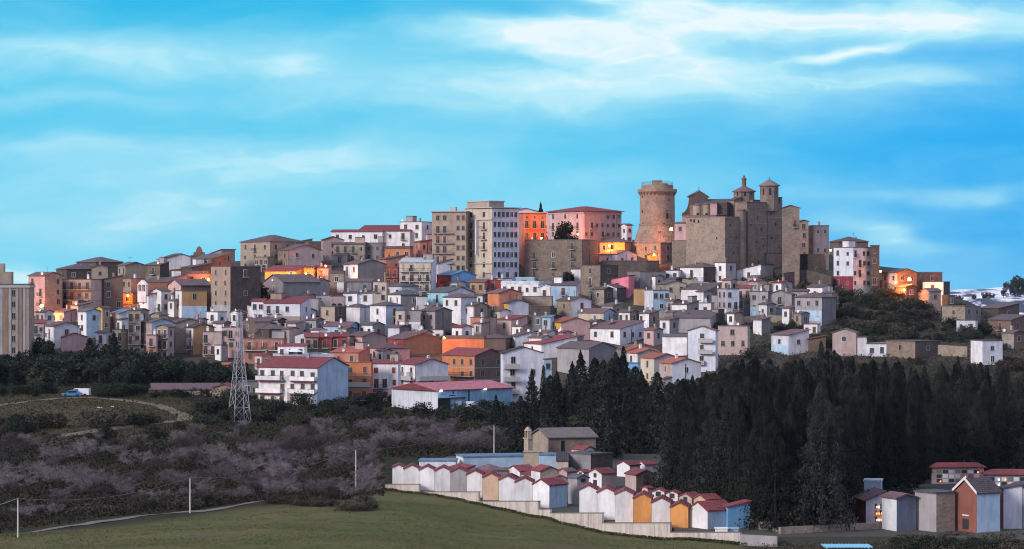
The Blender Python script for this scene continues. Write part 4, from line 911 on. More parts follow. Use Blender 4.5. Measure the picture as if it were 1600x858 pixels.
hh = house(727, 769, 811, 326, 452, 'F', 'c/v', 'g', 0, 0, 'q', 'tall pale block of flats with window grid on its bluish side, topping the crest', APT, ACAT, None)  # cream front and bluish side put lit and shaded tone into the wall colour
root, W, D_, H, Y, _ = hh; hw, hd = W/2, D_/2
for k in range(7):
    for q in range(6):
        if k < 6 or q in (1, 3, 5): inst('window', WIN[0 if (k+q) % 4 else 3], root, (hw+.006, D_*(-.40+q*.155), H-2.5-k*3.15), R(90))
    for u in (-.27, .2):
        if k in (1, 2, 3): 
            inst('balcony_door', DOORW[(k+int(u*9)) % 4], root, (W*u, -hd-.006, H-3.2-k*3.15), 0)
            b = MB(); b.box(-1.5, 1.5, -1.1, 0, -.18, 0, 0); b.box(-1.5, 1.5, -1.1, -1.04, .9, .97, 1)
            for z_ in range(12): b.box(-1.5+z_*.26, -1.46+z_*.26, -1.08, -1.05, 0, .9, 1)
            o = b.build('balcony', [M_CONC, M_IRON], root); o.location = (W*u, -hd-.005, H-3.25-k*3.15)
        elif k != 4 or u > 0: inst('window', WIN[(k) % 5], root, (W*u, -hd-.006, H-2.5-k*3.15), 0)
        else: inst('window', WIN[5], root, (W*u, -hd-.006, H-2.5-k*3.15), 0)
for zz in (H-3.3, H-17.0):
    b = MB(); b.box(-hw-.4, hw+.1, -hd-.45, -hd-.004, zz-.2, zz+.05); b.build('ledge', M_CONC, root)
for u in (-.47, -.02): 
    b = MB(); b.box(W*u, W*u+.35, -hd-1.15, -hd-.004, H-14.5, H-3.52); b.build('balcony_pier', wallmat('w'), root)
b = MB(); b.box(-hw-.5, hw+.5, -hd-.5, hd+.5, H+.23, H+.5); b.build('cornice', M_CONC, root)
b = MB(); b.box(-hw+.3, hw-2.0, -hd+.5, 1, H+.5, H+2.3, 0); b.box(-hw, hw-1.6, -hd+.2, 1.3, H+2.3, H+2.55, 1); b.build('stair_tower', [wallmat('e'), M_CONC], root)

house(795, 800, 843, 331, 420, 'X', 'w/w', 'g', 1, 3, 'q', 'white penthouse storey peeping above the orange lit tall house', 'penthouse', 'house', None, pitch=.25, Y=848)
hh = house(806, 818, 854, 334, 445, 'F', 'a/o', 'r', 0, 0, 'q', 'tall narrow house glowing orange, with arched balconied windows beside the tall pale flats', 'orange_lit_house', 'house', None, Y=826)  # orange side holds the lamp glow in its colour, salmon front the shade
root, W, D_, H, Y, _ = hh; hw, hd = W/2, D_/2
for k in range(5):
    for q in range(3):
        pos = (hw+.006, D_*(-.36+q*.34), H-4.6-k*3.9); inst('balcony_door', DOORW[0], root, pos, R(90), (1, 1, 1.1))
        if k < 2: inst('balcony', BALC[0], root, (pos[0], pos[1], pos[2]-.02), R(90))
for q in range(3): inst('attic_window', WSM, root, (hw+.006, D_*(-.36+q*.34), H-1.5), R(90))
b = MB(); b.box(-hw-.4, hw+.45, -hd-.4, hd+.4, H+.23, H+.5); b.build('cornice', M_CONC, root)
hh = house(855, 912, 971, 330, 395, 'H', 'p/p', 'r', 3, 7, 'q', 'long dusky pink palace with low dark red hipped roof on the crest', 'pink_palace', 'palace', None, Y=872, pitch=.2, over=.8)
root, W, D_, H, Y, _ = hh; hw, hd = W/2, D_/2
b = MB(); b.box(-hw-.2, hw+.2, -hd-.22, hd+.2, H-.7, H-.3); b.build('cornice', wallmat('q'), root)
for q in range(8): 
    b = MB(); yq = -hd+.3+q*(D_-.9)/7; b.box(hw+.003, hw+.16, yq, yq+.35, .5, H-.72); b.build('pilaster', wallmat('q'), root)
house(971, 979, 988, 352, 388, 'Y', 'v/v', 'g', 1, 1, 'q', 'small pale house showing between the pink palace and the round tower')

# ------------------------------------------------------------------ round tower
Y = 866; X = (1027-800)/F*Y; zb = float(gz(X, Y))-1.5
rt = tag(empty('round_tower', (X, Y, zb)), 'massive round stone tower with projecting crown and sloping skirt', 'tower')
def zpx(py, Yy=None): return (429-py)/F*(Yy or Y)-zb
r_ = 27.5/F*Y; n = 48; b = MB(); b.cyl(0, 0, 1, zpx(303), r_+.12, r_-.1, n); b.build('shaft', wallmat('T'), rt)
b = MB(); b.cyl(0, 0, zpx(303), zpx(300), r_, r_+.7, n); b.cyl(0, 0, zpx(300), zpx(296), r_+.72, r_+.74, n); b.cyl(0, 0, zpx(296), zpx(289), r_-.5, r_-.6, n); b.build('crown', wallmat('T'), rt)
b = MB()
for k in range(28):
    a = 2*math.pi*k/28; c_, s_ = math.cos(a), math.sin(a); w_ = .22
    q = []
    for rr_, z_ in ((r_-.1, zpx(306.5)), (r_+.6, zpx(301)), (r_-.1, zpx(301))): q += [(c_*rr_-s_*w_, s_*rr_+c_*w_, z_), (c_*rr_+s_*w_, s_*rr_-c_*w_, z_)]
    b.solid(q, [(0, 1, 3, 2), (2, 3, 5, 4), (0, 4, 5, 1), (0, 2, 4), (1, 5, 3)])
b.build('corbel_ring', wallmat('s'), rt)
b = MB(); b.cyl(0, 0, -2, zpx(352), r_+3.1, r_+.15, 40); b.cyl(0, 0, zpx(352), zpx(350.5), r_+.4, r_+.4, 40); b.build('sloping_skirt', wallmat('T'), rt)
b = MB(); b.box(-2.0, 1.4, -r_+.9, -r_+3.5, zpx(289), zpx(282.5)); b.box(1.4, 3.3, -r_+.9, -r_+3.2, zpx(289), zpx(286.5)); b.build('turret', wallmat('T'), rt)
b = MB()
for k in range(24):
    a0, a1 = 2*math.pi*k/24, 2*math.pi*(k+1)/24; rr_ = r_-.75
    p0, p1 = (math.cos(a0)*rr_, math.sin(a0)*rr_), (math.cos(a1)*rr_, math.sin(a1)*rr_)
    for z_ in (zpx(289)+.5, zpx(289)+1.0): b.tube((*p0, z_), (*p1, z_), .03, n=4)
    b.tube((*p0, zpx(289)), (*p0, zpx(289)+1.0), .03, n=4)
b.build('railing', M_IRON, rt)
for (pxw, py, w_, h_) in ((1041, 338, .9, 1.9), (1041, 330, .5, .4), (1003, 331, .5, .8), (1004, 350, .5, .7), (1036, 351, .7, .8), (1003, 308, .4, .5), (1029, 363, .5, .7), (1044, 313, .3, .5)):
    s_ = (pxw-1027)/27.5; a = math.asin(max(-.96, min(.96, s_))); rw = r_+(.0 if py < 352 else 1.9)
    b = MB(); b.box(-w_/2, w_/2, -.12, .1, 0, h_, 0); o = b.build('opening', M_PANE, rt); o.location = (math.sin(a)*rw, -math.cos(a)*rw, zpx(py)-h_/2); o.rotation_euler = (0, 0, a)

# ------------------------------------------------------------------ castle church on its bastion
Yc = 801; Xc = (1133-800)/F*Yc; zb = float(gz(Xc, Yc))-3
cr = tag(empty('fortress_church', (Xc, Yc, zb)), 'huge stone fortress church with bastion walls, domed lantern and octagonal bell tower', 'church')
def blk(x0, xc, x1, yt, Y, roof='F', cw='s', rc='p', nm='wall', nL=0, nR=0, ybot=None, A=None, D=None, pitch=.36, fl='q', over=.25, lr=.15):
    z_ = zb if ybot is None else (429-ybot)/F*Y
    return house(x0, xc, x1, yt, 0, roof, cw, rc, nL, nR, fl, None, Y=Y, root=cr, zb=z_, A=A, D=D, pitch=pitch, over=over, wallname=nm, lr=lr)
def cpart(nm, b, mat, X, Y, z, rz=0): o = b.build(nm, mat, cr); o.location = Vector((X, Y, z))-cr.location; o.rotation_euler = (0, 0, rz); return o
def pt(px, Y): return (px-800)/F*Y
A0 = 38
blk(1072, 1133, 1166, 339, 800, 'F', 'z/s', 'p', 'bastion_wall', A=A0)                 # lower bastion
azc = math.atan2((1133-800)/F, 1.0); thc = -R(A0)-azc; eyc = Vector((-math.sin(thc), math.cos(thc)))
def planeY(px): k = (px-800)/F; P0 = (pt(1133, 800), 800.0); t = (k*P0[1]-P0[0])/(eyc.x-k*eyc.y); return P0[1]+t*eyc.y
blk(1148, 1167, 1222, 316, planeY(1167)-.35, 'F', 's/s', 'p', 'tall_wall', A=A0-.5)
blk(1195, 1199.5, 1222, 313, planeY(1199.5)-.7, 'F', 's/s', 'p', 'corner_pier', A=A0-.5)
blk(1166, 1169, 1178, 327, planeY(1169)-.9, 'F', 's/s', 'p', 'buttress', A=A0)
blk(1176, 1198, 1224, 396, planeY(1198)-1.6, 'F', 's/s', 'p', 'buttress', A=A0)
for (px_, Yy, rr_, yt) in ((1158.5, planeY(1158.5)+.2, 1.35, 329),):
    b = MB(); b.cyl(0, 0, 0, (429-yt)/F*Yy-zb, rr_*1.15, rr_, 20); b.cyl(0, 0, (429-yt)/F*Yy-zb, (429-yt)/F*Yy-zb+.35, rr_+.25, rr_+.25, 20); cpart('round_buttress', b, wallmat('s'), pt(px_, Yy), Yy, zb)
for (x_, y_, w_, h_, of_) in ((1141, 352, .5, .8, 0), (1150, 372, .4, .6, 0), (1146, 395, .4, .7, 0), (1173, 352, .5, .7, 1.0), (1184, 340, .5, .9, .4), (1190, 358, .9, 1.1, .4), (1183, 378, .5, .8, .4), (1193, 384, .4, .6, .4), (1206, 372, .5, .8, .8), (1212, 350, .6, 1.0, .8), (1205, 334, .5, .8, .8), (1210, 324, .7, 3.0, .8), (1186, 410, .7, .9, 1.7), (1170, 405, .5, .7, .4)):
    b = MB(); b.box(-w_/2, w_/2, -.12, .2, -h_/2, h_/2); Yp_ = planeY(x_)-of_; cpart('wall_opening', b, M_PANE, pt(x_, Yp_), Yp_, (429-y_)/F*Yp_, thc+R(90))
for (xa, xb, y_, of_) in ((1168, 1197, 349, .35), (1168, 1197, 371, .35), (1199, 1221.5, 340, .72), (1199, 1221.5, 365, .72), (1134, 1165, 341, .02)):
    Ya, Yb_ = planeY(xa), planeY(xb); L_ = math.hypot(pt(xb, Yb_)-pt(xa, Ya), Yb_-Ya); b = MB(); b.box(0, L_, -.16, .02, 0, .22); cpart('string_course', b, wallmat('e'), pt(xa, Ya-of_), Ya-of_, (429-y_)/F*Ya, thc+R(90))
blk(1054, 1072, 1076, 349, 812, 'L', 'p/p', 'p', 'side_annex', 1, 0, A=20, ybot=377)
blk(1050, 1072.5, 1077, 376.5, 811.4, 'F', 's/s', 'p', 'terrace_wall', 0, 0, A=20)
blk(1066, 1118, 1136, 337, 812, 'L', 'z/s', 'p', 'aisle', 0, 0, A=30, ybot=350, lr=.05)          # sloping purple roof over the bastion
blk(1078, 1146, 1150, 319, 828, 'L', 's/s', 'b', 'nave', 0, 0, ybot=345, A=18, D=8, lr=.22)
# facade gable with volute
Yf = 836; b = MB(); P_ = [(-1066+1066, 333), (1070-1066, 331), (1074-1066, 325), (1076-1066, 318), (1077-1066, 309), (1074-1066, 308), (1092-1066, 299), (1108-1066, 308.5), (1106-1066, 309), (1106-1066, 340), (0, 340)]
pp = [((x)/F*Yf, (429-y)/F*Yf) for x, y in P_]; n = len(pp)
b.solid([(x, 0, z) for x, z in pp]+[(x, 1.6, z) for x, z in pp], [tuple(range(n)), tuple(range(2*n-1, n-1, -1))]+[(k, n+k, n+(k+1) % n, (k+1) % n) for k in range(n)])
cpart('facade_gable', b, wallmat('k'), pt(1066, Yf), Yf, 0)
b = MB(); 
for (xa, ya, xb, yb_) in ((1073.5, 308.5, 1092, 298.5), (1092, 298.5, 1108.5, 309)):
    q = [Vector((pt(xa, Yf), -.3, (429-ya)/F*Yf)), Vector((pt(xb, Yf), -.3, (429-yb_)/F*Yf))]
    b.solid([q[0], q[1], q[1]+Vector((0, 2.2, 0)), q[0]+Vector((0, 2.2, 0)), q[0]+Vector((0, 0, .35)), q[1]+Vector((0, 0, .35)), q[1]+Vector((0, 2.2, .35)), q[0]+Vector((0, 2.2, .35))], [(0,3,2,1),(4,5,6,7),(0,1,5,4),(1,2,6,5),(2,3,7,6),(3,0,4,7)])
cpart('gable_coping', b, roofmat('p'), 0, Yf, 0)
def cross(px_, py, Yy, h=1.8):
    b = MB(); b.box(-.06, .06, -.06, .06, 0, h); b.box(-.4, .4, -.05, .05, h*.62, h*.62+.12); cpart('cross', b, M_IRON, pt(px_, Yy), Yy, (429-py)/F*Yy)
cross(1092, 299, Yf, 1.6)
# apses on the nave side
for (px_, w_, yt) in ((1089.5, 13, 321), (1103.5, 11, 319.5)):
    Yy = 820; rr_ = w_/2/F*Yy; b = MB(); b.cyl(0, 0, 0, (340-yt)/F*Yy, rr_, rr_, 20, 0); b.cyl(0, 0, (340-yt)/F*Yy, (340-yt)/F*Yy+.6, rr_+.2, rr_*.3, 20, 1)
    cpart('apse', b, [wallmat('e'), roofmat('p')], pt(px_, Yy), Yy, (429-340)/F*Yy)
    b = MB(); b.box(-.35, .35, -.08, .1, 0, 1.0); cpart('apse_window', b, M_PANE, pt(px_, Yy), Yy-rr_+.02, (429-338)/F*Yy)
blk(1110, 1120, 1121, 318, 818, 'F', 'p', 'p', 'chapel_pier', 0, 0, ybot=341, A=8, D=4)
blk(1121, 1136, 1139, 317, 819, 'F', 'k/k', 'p', 'side_chapel', 0, 0, ybot=341, A=12, D=6)
blk(1139, 1147, 1166, 313, 822, 'X', 's/s', 'b', 'transept', 1, 1, ybot=342, A=40, pitch=.3)
blk(1147, 1176, 1200, 313, 824, 'F', 's/s', 'p', 'choir', 0, 2, ybot=345, A=40)
def octa(px_, Yy, r0, ybot, ytop, nm, key, n=8, rot=22.5):
    b = MB(); z0, z1 = (429-ybot)/F*Yy, (429-ytop)/F*Yy; b.cyl(0, 0, 0, z1-z0, r0, r0, n); cpart(nm, b, wallmat(key), pt(px_, Yy), Yy, z0, R(rot)); return z1
Yd = 828; rd = 17/F*Yd
z1 = octa(1162.5, Yd, rd, 318, 300, 'drum', 's'); b = MB(); b.cyl(0, 0, 0, .25, rd+.55, rd+.55, 8); b.cyl(0, 0, .25, (298.5-290)/F*Yd, rd+.5, .9, 8); cpart('dome_roof', b, roofmat('p'), pt(1162.5, Yd), Yd, z1, R(22.5))
b = MB(); b.cyl(0, 0, 0, 2.4, .75, .7, 12); b.cyl(0, 0, 2.4, 2.65, .95, .95, 12); b.cyl(0, 0, 2.65, 3.8, .7, .1, 12); cpart('lantern', b, wallmat('b'), pt(1162.5, Yd), Yd, (429-292)/F*Yd)
cross(1162.5, 284, Yd, 2.0)
Yb = 818; rb = 15/F*Yb
z1 = octa(1202, Yb, rb, 330, 291, 'bell_tower', 's'); b = MB(); b.cyl(0, 0, 0, .3, rb+.55, rb+.55, 8); b.cyl(0, 0, .3, 2.3, rb+.5, .1, 8); cpart('bell_tower_roof', b, roofmat('e'), pt(1202, Yb), Yb, z1, R(22.5)); cross(1202, 281.5, Yb, 1.0)
for rad, px_, Yy, zt, hh_, n_ in ((rb, 1202, Yb, 297, 2.2, 8), (rd, 1162.5, Yd, 302, 1.5, 8)):
    for k in range(n_):
        a = 2*math.pi*k/8; ap = rad*math.cos(math.pi/8)
        b = MB(); b.box(-.32, .32, -.05, .15, 0, hh_); o = cpart('belfry_opening' if rad == rb else 'drum_window', b, M_PANE, pt(px_, Yy)+math.cos(a)*ap*1.0, Yy+math.sin(a)*ap, (429-zt)/F*Yy-hh_+.5, a+R(90))
blk(1216, 1219, 1222, 309, 818, 'F', 's', 'p', 'parapet_post', 0, 0, ybot=318, A=40)
for (x_, y_, Yy, w_, h_) in ((1080, 344, 818, .45, .7), (1085, 345, 815, .45, 1.), (1092, 346, 813, .45, 1.), (1120, 372, 801, .3, .5)):
    b = MB(); b.box(-w_/2, w_/2, -.25, .25, -h_/2, h_/2)
    # on the bastion's west face
    t_ = (1133-x_)/61.0; kx, ky = pt(1133, 800), 800.0; Wd = 61/F*800/(math.cos(R(A0))-61/F*math.sin(R(A0)))
    az = math.atan2((1133-800)/F, 1.0); th_ = -R(A0)-az; e_ = Vector((math.cos(th_), math.sin(th_))); q = Vector((kx, ky))-e_*(Wd*t_)
    cpart('slit_window', b, M_PANE, q.x, q.y, (429-y_)/F*q.y, th_)

# ------------------------------------------------------------------ small church with bell gable (west)
hh = house(217, 232, 263, 462, 492, 'X', 'w/w', 'r', 1, 1, 'q', 'small white church with a two bell gable among the western houses', 'small_church', 'church', None)
root, W, D_, H, Y, _ = hh
b = MB(); x0_, x1_ = -W/2, W/2*.7; z0_ = H-2
b.box(x0_, x1_, -D_/2-.4, -D_/2+.3, z0_, H+1.2); b.box(x0_, x0_+.5, -D_/2-.4, -D_/2+.3, H+1.2, H+3.2); b.box(x1_-.5, x1_, -D_/2-.4, -D_/2+.3, H+1.2, H+3.2); m0 = (x0_+x1_)/2; b.box(m0-.25, m0+.25, -D_/2-.4, -D_/2+.3, H+1.2, H+3.2)
b.solid([(x0_-.15, -D_/2-.5, H+3.2), (x1_+.15, -D_/2-.5, H+3.2), (m0, -D_/2-.5, H+4.6), (x0_-.15, -D_/2+.4, H+3.2), (x1_+.15, -D_/2+.4, H+3.2), (m0, -D_/2+.4, H+4.6)], [(0,1,2),(5,4,3),(0,3,4,1),(1,4,5,2),(2,5,3,0)]); b.build('bell_gable', wallmat('w'), root)
for q in (-1, 1): b = MB(); b.cyl(m0+q*(x1_-x0_)/4, -D_/2, H+1.7, H+2.6, .42, .2, 10); b.build('bell', M_IRON, root)
# church with curved pediment on the west skyline
hh = house(298, 324, 330, 400, 428, 'F', 'k/k', 'b', 0, 0, 'q', 'brown church front with curved pediment on the western skyline', 'church_front', 'church', None, A=8, D=8)
root, W, D_, H, Y, _ = hh; pr = [(-W*.35, 0), (-W*.32, .9), (-W*.2, 1.1), (-W*.14, 2.0), (-W*.1, 2.5), (0, 2.9), (W*.1, 2.5), (W*.14, 2.0), (W*.2, 1.1), (W*.32, .9), (W*.35, 0)]; n = len(pr)
b = MB(); b.solid([(x, -D_/2, H+.22+z) for x, z in pr]+[(x, -D_/2+.8, H+.22+z) for x, z in pr], [tuple(range(n-1, -1, -1)), tuple(range(n, 2*n))]+[(k, (k+1) % n, n+(k+1) % n, n+k) for k in range(n)]); b.build('pediment', wallmat('b'), root)

# ------------------------------------------------------------------ industrial shed
hh = house(612, 684, 801, 610, 645, 'Y', 'v/j', 'k', 0, 0, 'q', 'long light blue shed with pink red metal roof and big dark doorway below the town', 'industrial_shed', 'shed', None, D=None, A=52, pitch=.15, over=.6)
root, W, D_, H, Y, _ = hh; hw, hd = W/2, D_/2; k_ = min(.15*hw, 3.2)
b = MB(); b.solid([(-hw-.6, -hd-.68, H-.15), (hw+.6, -hd-.68, H-.15), (0, -hd-.68, H+k_+.15), (-hw-.6, -hd-.62, H-.15), (hw+.6, -hd-.62, H-.15), (0, -hd-.62, H+k_+.15)], [(0,1,2),(5,4,3),(0,3,4,1),(1,4,5,2),(2,5,3,0)]); b.build('red_gable_panel', roofmat('r'), root)
def spx(px): return -hd+(px-684)/117*D_
b = MB(); b.box(hw+.004, hw+.12, spx(684.5), spx(703), 1.0, H-2.0); b.build('doorway', M_PANE, root)
b = MB(); b.box(hw+.004, hw+.5, spx(684), spx(726), H-2.0, H-1.8); b.build('canopy', M_IRON, root)
b = MB(); b.box(hw+.004, hw+.10, spx(684.5), spx(713), H-1.78, H-.25); b.build('signboard', plain('sign_pale_blue', (.42, .68, .9), .5), root)
def text(name, s, size, loc, rz, mat, parent):
    c = bpy.data.curves.new(name, 'FONT'); c.body = s; c.size = size; c.extrude = .01; o = bpy.data.objects.new(name, c); COL.objects.link(o); o.parent = parent; o.location = loc; o.rotation_euler = (R(90), 0, rz)
    c.materials.append(mat); return o
M_NAVY = plain('sign_navy', (.03, .06, .16), .6)
b = MB(); b.box(hw+.102, hw+.13, spx(706.2), spx(708.5), H-.95, H-.42); b.cyl(hw+.115, spx(707.3), H-.5, H-.3, .12, .05, 8); b.build('sign_emblem', M_NAVY, root)
b = MB(); b.box(hw+.102, hw+.12, spx(701), spx(711), H-1.42, H-1.2); b.build('sign_stripe', M_NAVY, root)
b = MB(); x_ = 688.0
for w_ in (1.2, .7, 1.0, .6, 1.3, .8): b.box(hw+.102, hw+.12, spx(x_), spx(x_+w_), H-1.1, H-.85); x_ += w_+.35
b.build('sign_stripe', plain('sign_midblue', (.12, .3, .55), .6), root)
b = MB(); b.box(hw+.004, hw+.09, spx(712), spx(720), .3, H-2.7); b.build('door', wallmat('w'), root)
for px_ in (731,): b = MB(); b.box(hw+.004, hw+.14, spx(px_), spx(px_)+.3, .2, H-.05); b.build('gutter_pipe', M_IRON, root)
for px_ in (686.5, 755): b = MB(); b.box(hw+.3, hw+.9, spx(px_)-.25, spx(px_)+.25, H-.28, H+.12); b.build('floodlight', M_WHL, root)
b = MB(); b.box(-1, 1, -.8, .8, .5, 1.9, 0); b.cyl(-.6, -.8, .3, .31, .01, .01, 4); 
for sx in (-.6, .6): b.tube((sx, -.85, .35), (sx, .85, .35), .35, n=10, m=1)
g = gpt(735, 643, 560); o = b.build('trailer', [M_CARW, M_TYRE]); o.location = (g.x, g.y-4, g.z+.6); tag(o, 'small rounded white trailer parked beside the light blue shed', 'trailer')
# rows of low buildings behind the scrub on the west
house(234, 340, 347, 609, 622, 'L', 'q/q', 'p', 0, 0, 'q', 'long low farm shed with red roof behind the scrub', 'farm_shed', 'shed', None, A=5, D=6, Y=612)
house(332, 366, 372, 606, 622, 'Y', 'z/z', 'r', 0, 0, 'q', 'low stone barn with shallow gable behind the pylon', 'barn', 'barn', None, A=6, D=8, Y=604)
house(372, 402, 404, 597, 622, 'F', 'g/g', 'd', 3, 0, 'q', 'low grey utility building between pylon and big white house', 'utility_building', 'building', None, A=5, D=7, Y=622)
house(345, 356, 360, 570, 592, 'L', 'a/a', 't', 1, 0, 'q', 'tiny salmon garden house with orange roof among the dark western trees', 'garden_house', 'house', None)

# ------------------------------------------------------------------ retaining walls in town
def wall_line(name, pts, h, label, key='z', cat='wall', thick=.6, sink=1.2, top=None, closed=False, cap=None):
    """pts: world (x, y, z of foot); h = height"""
    b = MB(); rootp = Vector(pts[0])
    for p, q in zip(pts[:-1], pts[1:]):
        p = Vector(p); q = Vector(q); d = Vector((q.x-p.x, q.y-p.y, 0)); 
        if d.length < .05: continue
        d.normalize(); n_ = Vector((-d.y, d.x, 0))*thick/2
        b.solid([p-n_-Vector((0,0,sink))-rootp, q-n_-Vector((0,0,sink))-rootp, q+n_-Vector((0,0,sink))-rootp, p+n_-Vector((0,0,sink))-rootp,
                 p-n_+Vector((0,0,h))-rootp, q-n_+Vector((0,0,h))-rootp, q+n_+Vector((0,0,h))-rootp, p+n_+Vector((0,0,h))-rootp],
                [(0,3,2,1),(4,5,6,7),(0,1,5,4),(1,2,6,5),(2,3,7,6),(3,0,4,7)])
    o = b.build(name, wallmat(key)); o.location = rootp; tag(o, label, cat); return o
def wpts(l, y0=560): return [tuple(gpt(x, y, y0)) for x, y in l]
wall_line('retaining_wall', wpts([(1312, 551), (1340, 551), (1370, 550), (1402, 549)]), 2.6, 'long pale ruined terrace wall above the dark conifers', 'n')
wall_line('retaining_wall', wpts([(1402, 552), (1450, 556), (1512, 560)]), 3.0, 'low rubble wall continuing east of the pale terrace wall')
wall_line('retaining_wall', wpts([(955, 503), (990, 500), (1030, 502), (1062, 506)]), 2.4, 'stone terrace wall with bushes under the light blue house')
wall_line('retaining_wall', wpts([(1150, 508), (1190, 503), (1240, 505)]), 2.0, 'stone terrace wall below the white and blue quarter')
wall_line('retaining_wall', wpts([(1062, 448), (1110, 455), (1150, 452), (1220, 452)]), 2.5, 'old stone wall along the foot of the fortress church')
wall_line('retaining_wall', wpts([(1374, 452), (1400, 462), (1440, 474)]), 3.0, 'dark stone wall carrying the lamp lit eastern lane')
wall_line('retaining_wall', wpts([(1224, 452), (1260, 448), (1300, 458)]), 5.0, 'dark ivy covered wall between church and cliff house', 'k')

# ------------------------------------------------------------------ far snow hill
b = MB(); Ys_ = 2600; nX, nD = 90, 14; rowsP = []
for j in range(nD):
    t = j/(nD-1); Yr = Ys_+t*900; row = []
    for i in range(nX):
        px = 1380+ i*6.0
        crest = 455-5*math.exp(-((px-1600)/45)**2)-3*math.exp(-((px-1540)/30)**2)+10*max(0, (1470-px)/60)+max(0, px-1660)*.05
        zt = (429-crest)/F*(Ys_+700); z0 = -120
        x = (px-800)/F*Yr; e = mnoise.noise(Vector((x*.012, Yr*.012, 3)))*7+mnoise.noise(Vector((x*.05, Yr*.05, 1)))*2.0
        row.append((x, Yr, z0+(zt-z0)*math.sin(min(1, t*1.15)*math.pi/2)+e*(.3+.7*t)))
    rowsP.append(row)
V_ = [p for r_2 in rowsP for p in r_2]; f_ = [(j*nX+i, j*nX+i+1, (j+1)*nX+i+1, (j+1)*nX+i) for j in range(nD-1) for i in range(nX-1)]
sm = bpy.data.meshes.new('snowy_hill'); sm.from_pydata(V_, [], f_); sm.polygons.foreach_set('use_smooth', [True]*len(f_))
m, nt, bb = mat_base('snow_and_scrub'); nn = noise(nt, coords(nt, (1, .6, 2.2), rand=False), .016, 5, .65); 
nt.links.new(mixc(nt, mrange(nt, nn, .5, .56), (.80, .84, .92), (.035, .05, .08)), bb.inputs['Base Color']); bb.inputs['Roughness'].default_value = .9; sm.materials.append(m)
so = bpy.data.objects.new('snowy_hill', sm); COL.objects.link(so); tag(so, 'snow streaked hill far beyond the east end', None, None, 'structure')

# ------------------------------------------------------------------ cemetery
CZ = -30.4
poly = [(606, 368.6), (860, 328.6), (950, 314.6), (1158, 299), (1215, 297), (1400, 297), (1600, 294), (1700, 294), (1700, 425), (1300, 440), (700, 428), (650, 404)]
pp = [Vector((pt(x, Y_), Y_, CZ)) for x, Y_ in poly]; n = len(pp); b = MB()
b.solid(pp+[p-Vector((0, 0, 4)) for p in pp], [tuple(range(n))]+[(k, n+k, n+(k+1) % n, (k+1) % n) for k in range(n)])
o = b.build('cemetery_ground', plain('cemetery_paving', (.055, .056, .045), .95)); tag(o, 'paved cemetery terrace', None, None, 'structure')
def YC(py): return 4000*-CZ/(py-429)
def stained():
    m, nt, b = mat_base('stained_concrete'); n1 = noise(nt, coords(nt, (1.6, 1.6, .10), rand=False), 1.0, 5, .7); n2 = noise(nt, coords(nt, rand=False), .5, 5, .7); n3 = noise(nt, coords(nt, (.55, .55, 0), rand=False), .9, 2, .5)
    c = mixc(nt, mrange(nt, n2, .4, .65), (.56, .50, .45), (.40, .36, .33)); c = mixc(nt, mrange(nt, n1, .50, .66, 0, .85), c, (.20, .17, .155)); c = mixc(nt, mrange(nt, n3, .58, .62, 0, .35), c, (.62, .58, .54))
    nt.links.new(c, b.inputs['Base Color']); b.inputs['Roughness'].default_value = .95; bump(nt, n1, b, .4, .05); return m
M_STAIN = stained()
# stepped perimeter wall
steps = [(603, 656, 757), (656, 749, 769), (749, 843, 783.5), (843, 861, 796), (861, 942, 802), (942, 1048, 817.5), (1048, 1158, 832)]
wx0 = [(603, 367.5), (860, 327.5), (950, 313.5), (1160, 298.2)]
def wallY(px): return float(np.interp(px, [a for a, _ in wx0], [b_ for _, b_ in wx0]))
cw = tag(empty('cemetery_wall', (pt(603, 367.5), 367.5, CZ)), 'long stepped pale concrete wall along the front of the cemetery', 'wall')
for xa, xb, py in steps:
    Pa = Vector((pt(xa, wallY(xa)), wallY(xa), 0)); Pb = Vector((pt(xb, wallY(xb)), wallY(xb), 0)); d = (Pb-Pa).normalized(); nn_ = Vector((-d.y, d.x, 0))*.15
    za, zb_ = (429-py)/F*wallY(xa), (429-py)/F*wallY(xb); L0 = cw.location
    def q8(k_, lo, ha, hb):
        q = [Pa-nn_*k_, Pb-nn_*k_, Pb+nn_*k_, Pa+nn_*k_]; hz = [za, zb_, zb_, za]
        return [v+Vector((0, 0, (CZ-3.2) if lo is None else hz[i]+lo))-L0 for i, v in enumerate(q)]+[v+Vector((0, 0, hz[i]+ha))-L0 for i, v in enumerate(q)]
    FC = [(0,3,2,1),(4,5,6,7),(0,1,5,4),(1,2,6,5),(2,3,7,6),(3,0,4,7)]
    b = MB(); b.solid(q8(1, None, 0, 0), FC); b.build('wall_section', M_STAIN, cw)
    b = MB(); b.solid(q8(1.4, .003, .09, .09), FC); b.build('coping', plain('dark_coping', (.16, .13, .12), .9), cw)
def seg_wall(xa, Ya, xb, Yb, zt, zbm, key, label, th=.4):
    Pa = Vector((pt(xa, Ya), Ya, 0)); Pb = Vector((pt(xb, Yb), Yb, 0)); d = (Pb-Pa).normalized(); nn_ = Vector((-d.y, d.x, 0))*th/2; b = MB(); L0 = Vector((Pa.x, Pa.y, zbm))
    q = [Pa-nn_, Pb-nn_, Pb+nn_, Pa+nn_]; b.solid([v+Vector((0, 0, zbm))-L0 for v in q]+[v+Vector((0, 0, zt))-L0 for v in q], [(0,3,2,1),(4,5,6,7),(0,1,5,4),(1,2,6,5),(2,3,7,6),(3,0,4,7)])
    o = b.build('cemetery_wall', wallmat(key)); o.location = L0; tag(o, label, 'wall'); return o
seg_wall(1157, 297.6, 1215, 295.5, (429-836)/F*297, -33.5, 'n', 'grey plastered end piece of the cemetery wall with a pipe hole')
seg_wall(1218, 300, 1395, 307, (429-820)/F*303, -33, 'z', 'rough stone cemetery wall in front of the dark cypresses')
